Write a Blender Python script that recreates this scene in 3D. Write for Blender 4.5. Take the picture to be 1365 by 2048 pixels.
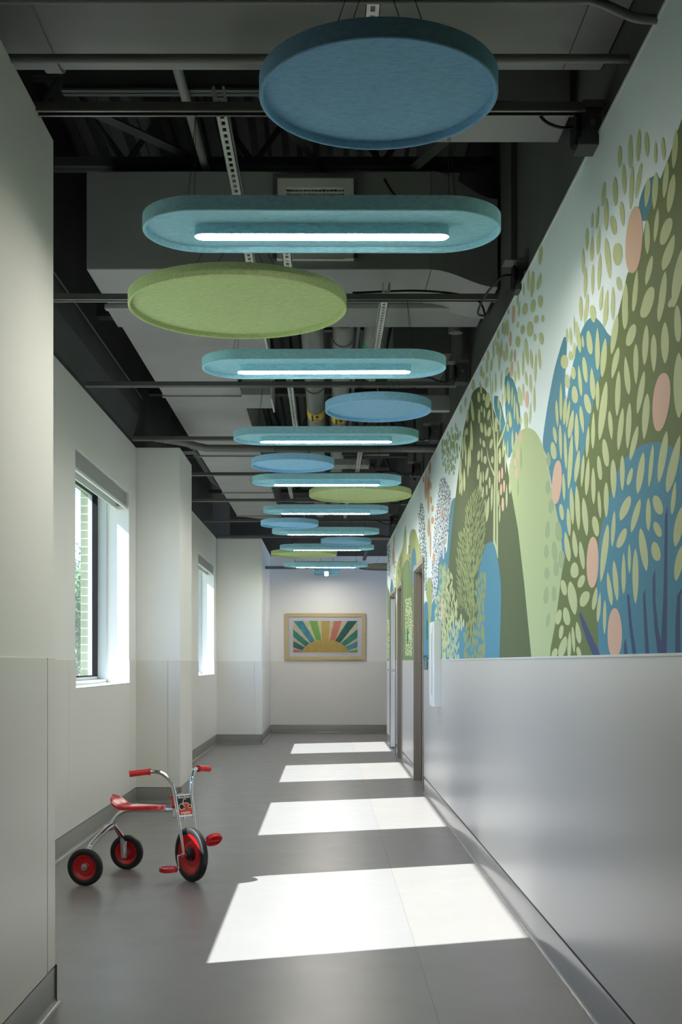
import bpy, bmesh, math, random
from mathutils import Vector, Matrix
S = bpy.context.scene
for o in list(bpy.data.objects):
    bpy.data.objects.remove(o, do_unlink=True)
C = S.collection
PI = math.pi
# ---------------------------------------------------------------- camera, world, sun, exposure
CAM_H = 1.205
FOC = 2400.0
VPX, VPY = 654.0, 1325.0
cam_d = bpy.data.cameras.new('camera'); cam = bpy.data.objects.new('camera', cam_d); C.objects.link(cam)
cam.location = (0, 0, CAM_H); cam.rotation_euler = (PI/2, 0, 0)
cam_d.sensor_fit = 'VERTICAL'; cam_d.sensor_height = 24.0; cam_d.lens = 24.0*FOC/2048.0
cam_d.shift_x = (682.5-VPX)/2048.0
cam_d.shift_y = (VPY-1024.0)/2048.0
cam_d.clip_start = 0.05; cam_d.clip_end = 300
S.camera = cam
S.view_settings.view_transform = 'Standard'
S.view_settings.look = 'None'
S.view_settings.gamma = 1.0
S.view_settings.use_curve_mapping = False
S.view_settings.exposure = 0.55
SUN_E = 17.5
LAMP_E = 62.0
SKY_E = 0.42
w = bpy.data.worlds.new('sky'); S.world = w; w.use_nodes = True
nt = w.node_tree; nt.nodes.clear()
wo = nt.nodes.new('ShaderNodeOutputWorld'); bg = nt.nodes.new('ShaderNodeBackground')
sky = nt.nodes.new('ShaderNodeTexSky')
try:
    sky.sky_type = 'NISHITA'
    sky.sun_disc = False; sky.sun_elevation = math.radians(40); sky.sun_rotation = math.radians(250)
    sky.air_density = 1.0; sky.dust_density = 0.0; sky.ozone_density = 2.5
except Exception:
    pass
bg.inputs[1].default_value = SKY_E
hs = nt.nodes.new('ShaderNodeMix'); hs.data_type = 'RGBA'; hs.blend_type = 'MULTIPLY'; hs.inputs['Factor'].default_value = 1.0
hs.inputs['B'].default_value = (0.80, 0.83, 0.98, 1)
nt.links.new(sky.outputs[0], hs.inputs['A']); nt.links.new(hs.outputs['Result'], bg.inputs[0]); nt.links.new(bg.outputs[0], wo.inputs[0])
sun_d = bpy.data.lights.new('sun', 'SUN'); sun = bpy.data.objects.new('sun', sun_d); C.objects.link(sun)
sun_d.energy = SUN_E; sun_d.angle = math.radians(0.45); sun_d.color = (0.97, 0.985, 1.0)
sun.rotation_euler = Vector((1.0, 0.33, -0.9)).to_track_quat('-Z', 'Y').to_euler()
sun.location = (-8, 2, 8)

# ---------------------------------------------------------------- helpers
def lin(c):
    return tuple(((v/255.0)/12.92 if v/255.0 <= 0.04045 else (((v/255.0)+0.055)/1.055)**2.4) for v in c)

def px(x, y, Y):
    """point of the photograph's frame at distance Y down the corridor"""
    return Vector(((x-VPX)*Y/FOC, Y, CAM_H+(VPY-y)*Y/FOC))

class MB:
    def __init__(s):
        s.v = []; s.f = []; s.m = []
    def poly(s, pts, mi=0):
        b = len(s.v); s.v += [tuple(p) for p in pts]; s.f.append(list(range(b, b+len(pts)))); s.m.append(mi)
    def box(s, x0, y0, z0, x1, y1, z1, mi=0, M=None):
        p = [(x0,y0,z0),(x1,y0,z0),(x1,y1,z0),(x0,y1,z0),(x0,y0,z1),(x1,y0,z1),(x1,y1,z1),(x0,y1,z1)]
        if M is not None: p = [tuple(M @ Vector(q)) for q in p]
        b = len(s.v); s.v += p
        for f in ((0,3,2,1),(4,5,6,7),(0,1,5,4),(1,2,6,5),(2,3,7,6),(3,0,4,7)):
            s.f.append([b+i for i in f]); s.m.append(mi)
    def prism(s, pts, axis, a, b2, mi=0):
        """closed outline extruded along an axis: pts are the two other coordinates in order"""
        def P(u, v, w_):
            return (w_,u,v) if axis == 'x' else ((u,w_,v) if axis == 'y' else (u,v,w_))
        n = len(pts); b = len(s.v)
        s.v += [P(u,v,a) for u,v in pts] + [P(u,v,b2) for u,v in pts]
        for i in range(n):
            j = (i+1) % n
            s.f.append([b+i, b+j, b+n+j, b+n+i]); s.m.append(mi)
        s.f.append([b+i for i in range(n)][::-1]); s.m.append(mi)
        s.f.append([b+n+i for i in range(n)]); s.m.append(mi)
    def sweep(s, pts, r, n=12, mi=0, caps=True, flat=1.0):
        """tube along a polyline; r one radius or a list"""
        pts = [Vector(p) for p in pts]; k = len(pts)
        rs = r if isinstance(r, (list, tuple)) else [r]*k
        t0 = (pts[1]-pts[0]).normalized()
        up = Vector((0,0,1)) if abs(t0.z) < 0.9 else Vector((0,1,0))
        nrm = (up - t0*up.dot(t0)).normalized(); b = len(s.v)
        for i, p in enumerate(pts):
            t = (pts[min(i+1,k-1)]-pts[max(i-1,0)]).normalized()
            nrm = (nrm - t*nrm.dot(t)).normalized(); bi = t.cross(nrm)
            for j in range(n):
                a = 2*PI*j/n
                s.v.append(tuple(p + (nrm*math.cos(a)*flat + bi*math.sin(a))*rs[i]))
        for i in range(k-1):
            for j in range(n):
                j2 = (j+1) % n
                s.f.append([b+i*n+j, b+i*n+j2, b+(i+1)*n+j2, b+(i+1)*n+j]); s.m.append(mi)
        if caps:
            s.f.append([b+j for j in range(n)][::-1]); s.m.append(mi)
            s.f.append([b+(k-1)*n+j for j in range(n)]); s.m.append(mi)
    def lathe(s, prof, M=None, n=40, mi=0, closed=False):
        """profile of (radius, height) turned about local z; mi may be a list per band"""
        M = M or Matrix(); b = len(s.v); k = len(prof)
        for r, h in prof:
            for j in range(n):
                a = 2*PI*j/n
                s.v.append(tuple(M @ Vector((r*math.cos(a), r*math.sin(a), h))))
        kk = k if closed else k-1
        for i in range(kk):
            i2 = (i+1) % k
            for j in range(n):
                j2 = (j+1) % n
                s.f.append([b+i*n+j, b+i*n+j2, b+i2*n+j2, b+i2*n+j]); s.m.append(mi[i] if isinstance(mi, list) else mi)
        if not closed:
            if prof[0][0] > 1e-6: s.f.append([b+j for j in range(n)][::-1]); s.m.append(mi[0] if isinstance(mi, list) else mi)
            if prof[-1][0] > 1e-6: s.f.append([b+(k-1)*n+j for j in range(n)]); s.m.append(mi[-1] if isinstance(mi, list) else mi)
    def build(s, name, mats, parent=None, loc=None, smooth=35, bev=0, fix=True):
        me = bpy.data.meshes.new(name); me.from_pydata(s.v, [], s.f)
        if not isinstance(mats, (list, tuple)): mats = [mats]
        for m in mats: me.materials.append(m)
        me.polygons.foreach_set('material_index', s.m)
        if fix:
            bm = bmesh.new(); bm.from_mesh(me)
            bmesh.ops.remove_doubles(bm, verts=bm.verts, dist=1e-6)
            bmesh.ops.recalc_face_normals(bm, faces=bm.faces); bm.to_mesh(me); bm.free()
        me.update()
        o = bpy.data.objects.new(name, me); C.objects.link(o)
        if loc is not None: o.location = loc
        if parent is not None: o.parent = parent
        if smooth:
            me.shade_smooth(); me.set_sharp_from_angle(angle=math.radians(smooth))
        if bev:
            md = o.modifiers.new('edge', 'BEVEL'); md.width = bev; md.segments = 2; md.limit_method = 'ANGLE'; md.angle_limit = math.radians(40)
        return o

def tag(o, label=None, cat=None, group=None, kind=None):
    if label: o['label'] = label
    if cat: o['category'] = cat
    if group: o['group'] = group
    if kind: o['kind'] = kind
    return o
def thing(name, label, cat, loc=(0,0,0), rz=0.0, group=None, kind=None):
    o = bpy.data.objects.new(name, None); C.objects.link(o); o.empty_display_size = 0.1
    o.location = loc; o.rotation_euler = (0,0,rz)
    return tag(o, label, cat, group, kind)
def struct(mb, name, mats, label=None, **k):
    o = mb.build(name, mats, **k); o['kind'] = 'structure'
    if label: o['label'] = label
    return o
def off(mb, d):
    """vertices relative to a base point"""
    mb.v = [(x-d[0], y-d[1], z-d[2]) for x, y, z in mb.v]; return mb
def smooth_path(pts, n=8):
    pts = [Vector(p) for p in pts]; out = []
    P = [pts[0]*2-pts[1]] + pts + [pts[-1]*2-pts[-2]]
    for i in range(1, len(P)-2):
        a, b, c, d = P[i-1], P[i], P[i+1], P[i+2]
        for j in range(n):
            t = j/n
            out.append(0.5*((2*b) + (c-a)*t + (2*a-5*b+4*c-d)*t*t + (3*b-a-3*c+d)*t**3))
    out.append(pts[-1]); return out

# ---------------------------------------------------------------- materials
def new_mat(name):
    m = bpy.data.materials.new(name); m.use_nodes = True
    return m, m.node_tree, m.node_tree.nodes['Principled BSDF']
def mat(name, col, rough=0.6, metal=0.0, bump=0.0, bscale=200.0, var=0.0, vscale=4.0, spec=0.5, coat=0.0, stretch=(1,1,1), sheen=0.0):
    m, t, p = new_mat(name); c = lin(col)
    p.inputs['Base Color'].default_value = (*c, 1); p.inputs['Roughness'].default_value = rough
    p.inputs['Metallic'].default_value = metal; p.inputs['Specular IOR Level'].default_value = spec
    p.inputs['Coat Weight'].default_value = coat
    p.inputs['Sheen Weight'].default_value = sheen
    tc = None
    if bump or var:
        tc = t.nodes.new('ShaderNodeTexCoord'); mp = t.nodes.new('ShaderNodeMapping'); mp.inputs['Scale'].default_value = stretch
        t.links.new(tc.outputs['Object'], mp.inputs[0])
    if var:
        nz = t.nodes.new('ShaderNodeTexNoise'); nz.inputs['Scale'].default_value = vscale; nz.inputs['Detail'].default_value = 5
        t.links.new(mp.outputs[0], nz.inputs['Vector'])
        mx = t.nodes.new('ShaderNodeMix'); mx.data_type = 'RGBA'
        mr = t.nodes.new('ShaderNodeMapRange'); mr.inputs[1].default_value = 0.3; mr.inputs[2].default_value = 0.7
        t.links.new(nz.outputs['Fac'], mr.inputs[0]); t.links.new(mr.outputs[0], mx.inputs['Factor'])
        mx.inputs['A'].default_value = (*[v*(1-var) for v in c], 1); mx.inputs['B'].default_value = (*[min(1, v*(1+var)) for v in c], 1)
        t.links.new(mx.outputs['Result'], p.inputs['Base Color'])
    if bump:
        n2 = t.nodes.new('ShaderNodeTexNoise'); n2.inputs['Scale'].default_value = bscale; n2.inputs['Detail'].default_value = 3
        t.links.new(mp.outputs[0], n2.inputs['Vector'])
        b = t.nodes.new('ShaderNodeBump'); b.inputs['Strength'].default_value = bump; b.inputs['Distance'].default_value = 0.002
        t.links.new(n2.outputs['Fac'], b.inputs['Height']); t.links.new(b.outputs[0], p.inputs['Normal'])
    return m
def emit(name, col, e):
    m, t, p = new_mat(name)
    p.inputs['Base Color'].default_value = (0.8,0.8,0.8,1)
    p.inputs['Emission Color'].default_value = (*lin(col), 1); p.inputs['Emission Strength'].default_value = e
    return m
def glass_mat(name, tint=(0.975,0.985,0.98)):
    m = bpy.data.materials.new(name); m.use_nodes = True; t = m.node_tree; t.nodes.clear()
    out = t.nodes.new('ShaderNodeOutputMaterial'); tr = t.nodes.new('ShaderNodeBsdfTransparent'); gl = t.nodes.new('ShaderNodeBsdfGlossy')
    tr.inputs[0].default_value = (*tint, 1); gl.inputs['Roughness'].default_value = 0.02
    fr = t.nodes.new('ShaderNodeFresnel'); fr.inputs[0].default_value = 1.35
    geo = t.nodes.new('ShaderNodeNewGeometry')
    mx = t.nodes.new('ShaderNodeMixShader')
    mm = t.nodes.new('ShaderNodeMath'); mm.operation = 'MULTIPLY'; mm.inputs[1].default_value = 0.35
    t.links.new(fr.outputs[0], mm.inputs[0]); t.links.new(mm.outputs[0], mx.inputs[0])
    t.links.new(tr.outputs[0], mx.inputs[1]); t.links.new(gl.outputs[0], mx.inputs[2]); t.links.new(mx.outputs[0], out.inputs[0])
    return m

M_wall = mat('wall_paint', (238,238,233), 0.55, bump=0.06, bscale=350)
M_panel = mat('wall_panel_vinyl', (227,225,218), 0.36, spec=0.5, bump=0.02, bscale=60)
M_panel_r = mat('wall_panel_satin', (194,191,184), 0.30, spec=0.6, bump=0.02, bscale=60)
M_base = mat('cove_base_vinyl', (128,128,121), 0.28, spec=0.5)
M_joint = mat('panel_joint', (120,118,110), 0.6)
M_black = mat('black_paint', (76,78,78), 0.75, var=0.15, vscale=2)
M_deck = mat('roof_deck_paint', (84,86,85), 0.7, var=0.2, vscale=3)
M_duct = mat('duct_paint', (148,148,147), 0.5, var=0.06, vscale=3, bump=0.05, bscale=6)
M_darkpipe = mat('dark_pipe_paint', (112,110,107), 0.5)
M_strut = mat('strut_paint', (92,91,89), 0.38)
M_strutlip = mat('strut_lip_paint', (150,149,146), 0.35)
M_greypipe = mat('grey_pipe_paint', (130,130,128), 0.5)
M_galv = mat('galvanised_steel', (225,226,222), 0.42, metal=0.55, var=0.06, vscale=30)
M_frame = mat('taupe_door_frame', (142,134,124), 0.45)
M_alu = mat('window_frame_aluminium', (196,202,200), 0.4, metal=0.0)
M_blackgasket = mat('black_gasket', (12,12,14), 0.7, spec=0.2)
M_white = mat('white_plastic', (228,232,230), 0.35)
M_cable = mat('black_cable', (14,14,14), 0.5)
M_chrome = mat('chrome', (225,228,230), 0.09, metal=1.0)
M_steel = mat('brushed_steel', (190,190,190), 0.3, metal=1.0)
M_rubber = mat('black_rubber', (24,24,25), 0.42)
M_red = mat('red_plastic', (196,14,24), 0.3, coat=0.3)
M_redgrip = mat('red_grip', (205,38,40), 0.35)
def felt(name, col):
    return mat(name, col, 1.0, bump=0.5, bscale=420, var=0.13, vscale=130, spec=0.1, stretch=(0.35,1.3,1.0))
F_blue = felt('blue_felt', (152,204,244))
F_teal = felt('teal_felt', (164,218,236))
F_green = felt('green_felt', (190,206,150))
F_taupe = felt('taupe_felt', (150,150,140))
M_lamp = emit('lamp_diffuser', (255,247,236), LAMP_E)
M_glass = glass_mat('window_glass')
# ---------------------------------------------------------------- room shell
XR, XL, XP = 0.907, -1.64, -0.966      # right wall, recess wall, pier face
YE = 20.6                              # end wall
TOP, MTOP = 3.05, 2.967
JZ = 1.222                             # height of the wainscot joint
# floor: grey sheet vinyl with one welded seam
def floor_mat(name, col):
    m, t, p = new_mat(name)
    tc = t.nodes.new('ShaderNodeTexCoord'); nz = t.nodes.new('ShaderNodeTexNoise'); nz.inputs['Scale'].default_value = 1.3; nz.inputs['Detail'].default_value = 6
    t.links.new(tc.outputs['Object'], nz.inputs['Vector'])
    mx = t.nodes.new('ShaderNodeMix'); mx.data_type = 'RGBA'; c = lin(col)
    mx.inputs['A'].default_value = (*[v*0.955 for v in c], 1); mx.inputs['B'].default_value = (*[v*1.045 for v in c], 1)
    t.links.new(nz.outputs['Fac'], mx.inputs['Factor']); t.links.new(mx.outputs['Result'], p.inputs['Base Color'])
    p.inputs['Roughness'].default_value = 0.33; p.inputs['Specular IOR Level'].default_value = 0.5
    n2 = t.nodes.new('ShaderNodeTexNoise'); n2.inputs['Scale'].default_value = 5; n2.inputs['Detail'].default_value = 4
    t.links.new(tc.outputs['Object'], n2.inputs['Vector'])
    mr = t.nodes.new('ShaderNodeMapRange'); mr.inputs[3].default_value = 0.27; mr.inputs[4].default_value = 0.4
    t.links.new(n2.outputs['Fac'], mr.inputs[0]); t.links.new(mr.outputs[0], p.inputs['Roughness'])
    return m
M_floor = floor_mat('grey_sheet_vinyl', (122,121,120))
M_floor2 = floor_mat('grey_sheet_vinyl_strip', (126,123,120))
SEAM = 0.376
m = MB(); m.box(-2.15,-5,-0.12, SEAM,YE+0.2,0, 0); m.box(SEAM,-5,-0.12, 4.2,YE+0.2,0, 1)
m.box(SEAM-0.0022,-5,-0.001, SEAM+0.0022,YE,0.0006, 2)
struct(m, 'floor', [M_floor, M_floor2, mat('seam_weld', (114,112,110), 0.4)], 'grey sheet vinyl floor with a straight welded seam', fix=False, smooth=0)

# windows: near edge, far edge along the corridor
WIN = [(0.72,2.84),(4.26,6.36),(7.82,9.94),(11.53,13.66),(15.30,17.42)]
WZ0, WZ1 = 1.035, 2.61
XG = -1.95                             # back of the inner wall layer
def brick_mat():
    m, t, p = new_mat('brick_veneer')
    tc = t.nodes.new('ShaderNodeTexCoord'); sx = t.nodes.new('ShaderNodeSeparateXYZ'); cb = t.nodes.new('ShaderNodeCombineXYZ')
    t.links.new(tc.outputs['Object'], sx.inputs[0])
    ad = t.nodes.new('ShaderNodeMath'); ad.operation = 'ADD'
    t.links.new(sx.outputs[0], ad.inputs[0]); t.links.new(sx.outputs[1], ad.inputs[1])
    t.links.new(ad.outputs[0], cb.inputs[0]); t.links.new(sx.outputs[2], cb.inputs[1])
    br = t.nodes.new('ShaderNodeTexBrick'); br.inputs['Scale'].default_value = 1.0
    br.inputs['Brick Width'].default_value = 0.2; br.inputs['Row Height'].default_value = 0.0677; br.inputs['Mortar Size'].default_value = 0.0042
    br.inputs['Color1'].default_value = (*lin((100,110,84)),1); br.inputs['Color2'].default_value = (*lin((118,124,98)),1); br.inputs['Mortar'].default_value = (*lin((158,160,152)),1)
    t.links.new(cb.outputs[0], br.inputs[0]); t.links.new(br.outputs[0], p.inputs['Base Color']); p.inputs['Roughness'].default_value = 0.85
    return m
M_brick = brick_mat()
def windowed(mb, x0, x1, wins, z0, z1, top, y0, y1, grow=0.0, mi=0):
    y = y0
    for a, b in wins:
        a -= grow; b += grow
        mb.box(x0, y, 0, x1, a, top, mi)
        mb.box(x0, a, 0, x1, b, z0-grow, mi); mb.box(x0, a, z1+grow, x1, b, top, mi); y = b
    mb.box(x0, y, 0, x1, y1, top, mi)
m = MB(); windowed(m, XG, XL, WIN, WZ0, WZ1, TOP, -5, YE)
struct(m, 'wall_left', M_wall, 'pale painted wall with deep window openings', smooth=0)
m = MB(); windowed(m, -2.045, XG-0.002, WIN, WZ0, WZ1, 5.0, -5, YE+0.2, grow=0.02)
struct(m, 'wall_exterior', M_brick, 'olive grey brick outer wall seen through the window', smooth=0)
# piers standing in front of the left wall
def pier(name, y0, y1, x1, label):
    m = MB(); m.box(XL, y0, 0, x1, y1, TOP, 0)
    return struct(m, name, M_wall, label, bev=0.004, smooth=0)
pier('wall_pier_near', -5, 4.24, XP, 'pale painted pier at the near left edge')
pier('wall_pier_middle', 10.30, 11.20, -1.262, 'pale painted pier between the two visible windows')
pier('wall_pier_far', 17.84, YE, -0.970, 'pale painted pier at the far end of the corridor')
# upper wall above the white paint line, painted black
m = MB(); m.box(XG, -5, TOP, XL-0.02, YE, 5.0); struct(m, 'wall_upper_left', M_black, smooth=0)
m = MB(); m.box(XR+0.03, -5, MTOP, XR+0.12, 18.0, 5.0)
for y in (1.2, 2.6, 5.9, 9.2, 12.6): m.box(XR-0.0, y, MTOP+0.15, XR+0.03, y+0.35, 5.0)
struct(m, 'wall_upper_right', M_black, smooth=0)
# right wall with three door openings
DOORS = [(11.22,12.32),(14.36,15.18),(15.70,17.02)]
DZ = 2.135
def doored(mb, x0, x1, z0, z1, y0, y1, head=DZ, mi=0):
    y = y0
    for a, b in DOORS:
        if z0 < head:
            mb.box(x0, y, z0, x1, a, z1, mi)
            if z1 > head: mb.box(x0, a, head, x1, b, z1, mi)
            y = b
    mb.box(x0, y, z0, x1, y1, z1, mi)
m = MB(); doored(m, XR, XR+0.13, 0, MTOP, -5, 18.0)
struct(m, 'wall_right', M_wall, 'right corridor wall above the wainscot', smooth=0)
m = MB(); m.box(XP-0.9, YE, 0, 4.2, YE+0.15, 3.03); m.box(XP-0.9, YE, 3.03, 4.2, YE+0.15, 5.0, 1)
struct(m, 'wall_end', [M_wall, M_black], 'pale end wall of the corridor', smooth=0)
m = MB(); m.box(XR+0.13, 17.87, 0, 4.2, 18.0, 3.03); m.box(4.1, 18.0, 0, 4.2, YE, 3.03)
struct(m, 'wall_side_passage', M_wall, smooth=0)
# the corridor's other end, behind the camera
m = MB()
m.box(-2.15,-5.1,0,XR+0.13,-4.95,5.0)
struct(m, 'wall_back', M_wall, smooth=0)
# corrugated metal deck overhead
m = MB(); x = -2.0; zt = 4.62; pts = []
while x < 4.2:
    pts += [(x, zt), (x+0.04, zt-0.075), (x+0.11, zt-0.075), (x+0.15, zt)]; x += 0.2
pts2 = pts + [(4.2, zt+0.02), (-2.0, zt+0.02)]
m.prism(pts2, 'y', -5, YE+0.1)
struct(m, 'ceiling', M_deck, 'dark painted corrugated metal roof deck', smooth=0)

# wainscot: wall panels with thin joints, corner pieces
def panels(mb, x, side, cuts, z0=0.13, z1=JZ, t=0.005):
    """panels on a wall plane at x; side +1 faces +x, -1 faces -x"""
    for a, b in cuts:
        mb.box(min(x, x+side*t), a+0.0025, z0, max(x, x+side*t), b-0.0025, z1)
m = MB()
panels(m, XL, 1, [(6.36,7.6),(10.0,10.30),(11.2,11.53),(13.66,15.2),(17.45,17.84)])
for a, b, z in ((4.26,6.36,WZ0-0.003),(11.53,13.66,WZ0-0.003),(7.6,7.82,JZ),(7.82,9.94,WZ0-0.003),(9.94,10.0,JZ),(15.2,15.3,JZ),(15.3,17.42,WZ0-0.003),(17.42,17.45,JZ)):
    m.box(XL, a, 0.13, XL+0.005, b, z)
panels(m, XP, 1, [(-5,-2.5),(-2.5,0.2),(0.2,2.6),(2.6,4.125),(4.128,4.246)])
panels(m, -1.262, 1, [(10.295,10.40),(10.403,11.095),(11.098,11.205)])
panels(m, -0.970, 1, [(17.835,17.94),(17.943,YE-0.005)])
for y, xa, xb in ((10.30,XL+0.005,-1.262),(17.84,XL+0.005,-0.970)):
    m.box(xa, y-0.005, 0.13, xb-0.105, y, JZ); m.box(xb-0.102, y-0.005, 0.13, xb+0.004, y, JZ)
m.box(XP+0.006, YE-0.005, 0.13, 1.9, YE, JZ); m.box(1.905, YE-0.005, 0.13, 4.1, YE, JZ)
m.box(XL, 4.24, 0.13, XP+0.004, 4.245, JZ)
struct(m, 'trim_1', M_panel, 'pale wainscot panels with thin joints on the left and end walls', smooth=0, bev=0.0012)
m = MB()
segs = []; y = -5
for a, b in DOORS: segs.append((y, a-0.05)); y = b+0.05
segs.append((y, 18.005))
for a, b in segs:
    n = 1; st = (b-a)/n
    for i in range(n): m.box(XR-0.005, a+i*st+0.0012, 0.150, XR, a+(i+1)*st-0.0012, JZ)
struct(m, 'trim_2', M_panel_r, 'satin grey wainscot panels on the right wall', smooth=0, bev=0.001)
m = MB()
for a, b in segs: m.box(XR-0.008, a, JZ, XR, b, JZ+0.008)
struct(m, 'trim_3', mat('wainscot_cap', (205,208,204), 0.35), 'thin cap strip along the top of the right wainscot', smooth=0)

m = MB()
for a, b in segs: m.box(XR-0.0045, a, 0.138, XR+0.001, b, 0.152)
struct(m, 'trim_5', mat('base_reveal', (60,60,58), 0.7), 'dark reveal line between the right wainscot and its base', smooth=0)
# cove base: concave foot that runs out onto the floor
def cove(mb, axis, plane, side, a, b, h=0.138, t=0.005, foot=0.022):
    prof = [(0,0.0005),(foot+t,0.0005),(foot+t,0.002)]
    for i in range(1, 7):
        an = PI/2*i/6
        prof.append((t+foot-foot*math.sin(an), 0.002+foot*(1-math.cos(an))))
    prof += [(t, h-0.003), (t-0.002, h), (0, h)]
    pts = [(plane+side*u, v) for u, v in prof]
    mb.prism(pts, axis, a, b)
m = MB(); cove(m, 'y', XL, 1, 4.24, 10.30); cove(m, 'y', XL, 1, 11.2, 17.84); cove(m, 'y', XP, 1, -5, 4.262)
cove(m, 'y', -1.262, 1, 10.285, 11.215); cove(m, 'y', -0.970, 1, 17.825, YE)
cove(m, 'x', 10.30, -1, XL, -1.245); cove(m, 'x', 17.84, -1, XL, -0.955); cove(m, 'x', 4.24, 1, XL, XP+0.012); cove(m, 'x', 11.2, 1, XL, -1.247)
struct(m, 'baseboard_left', M_base, 'grey vinyl cove base along the left walls')
m = MB(); cove(m, 'x', YE, -1, -0.970, 4.1); struct(m, 'baseboard_end', M_base, 'grey vinyl cove base below the end wall')
m = MB()
for a, b in segs: cove(m, 'y', XR, -1, a, b, h=0.142, foot=0.012)
cove(m, 'x', 18.0, 1, XR-0.005, 4.1)
struct(m, 'baseboard_right', mat('right_base_vinyl', (134,134,131), 0.17, spec=0.6), 'grey vinyl cove base along the right wall')

# ---------------------------------------------------------------- windows and roller shades
for i, (a, b) in enumerate(WIN):
    e = thing('window_%d' % (i+1), None, None, (XG, (a+b)/2, WZ0), kind='structure')
    ba = (XG, (a+b)/2, WZ0)
    m = MB(); x0, x1 = -1.972, -1.897
    m.box(x0, a, WZ0-0.03, x1, a+0.055, WZ1+0.05); m.box(x0, b-0.03, WZ0-0.03, x1, b+0.02, WZ1+0.05)
    m.box(x0, a, WZ0-0.03, x1, b, WZ0+0.055); m.box(x0, a, WZ1-0.02, x1, b, WZ1+0.05)
    # inner sub frame next to the plaster
    m.box(-1.897, a, WZ0, -1.822, a+0.02, WZ1); m.box(-1.897, b-0.022, WZ0, -1.822, b, WZ1); m.box(-1.897, a, WZ0, -1.822, b, WZ0+0.03)
    m.box(-1.897, a, WZ1-0.03, -1.822, b, WZ1)
    off(m, ba).build('window_frame', M_alu, e, smooth=0, bev=0.002)
    m = MB()
    for ya, yb in ((a+0.055, a+0.07), (b-0.052, b-0.03)): m.box(-1.935, ya, WZ0+0.055, -1.893, yb, WZ1-0.02)
    m.box(-1.935, a+0.055, WZ0+0.055, -1.9, b-0.03, WZ0+0.066); m.box(-1.935, a+0.055, WZ1-0.03, -1.9, b-0.03, WZ1-0.02)
    off(m, ba).build('gasket', M_blackgasket, e, smooth=0)
    m = MB(); m.box(-1.925, a+0.06, WZ0+0.058, -1.919, b-0.045, WZ1-0.025); off(m, ba).build('glass', M_glass, e, smooth=0)
    m = MB(); m.box(-1.822, a, WZ0-0.001, XL+0.006, b, WZ0+0.004); off(m, ba).build('sill', mat('window_sill_%d' % i, (232,236,232), 0.4), e, smooth=0)
    if i in (2, 4):
        t = thing('roller_shade', ['', '', 'grey roller shade cassette rolled up at the head of the nearer visible window', '', 'grey roller shade cassette rolled up at the head of the farther, narrower looking window'][i], 'window shade', (-1.70, (a+b)/2, WZ1-0.12), group='roller shades')
        ba2 = (-1.70, (a+b)/2, WZ1-0.12)
        m = MB(); m.box(-1.668, a+0.004, WZ1-0.115, -1.662, b-0.004, WZ1-0.004); m.box(-1.78, a+0.004, WZ1-0.01, -1.668, b-0.004, WZ1-0.004)
        off(m, ba2).build('cassette', mat('shade_cassette_%d' % i, (156,160,158), 0.5), t, smooth=0)
        m = MB(); m.box(-1.672, a+0.004, WZ1-0.135, -1.655, b-0.004, WZ1-0.115); m.box(-1.75, a+0.004, WZ1-0.135, -1.74, b-0.004, WZ1-0.02)
        off(m, ba2).build('bottom_rail', M_white, t, smooth=0)
        m = MB(); m.sweep([(-1.705, a+0.03, WZ1-0.07), (-1.705, b-0.03, WZ1-0.07)], 0.028, 16); off(m, ba2).build('roll', mat('shade_fabric_%d' % i, (190,192,188), 0.8), t)
        for yy in (a+0.006, b-0.022):
            m = MB(); m.box(-1.74, yy, WZ1-0.11, -1.672, yy+0.016, WZ1-0.01); off(m, ba2).build('bracket', M_steel, t, smooth=0)

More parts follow.
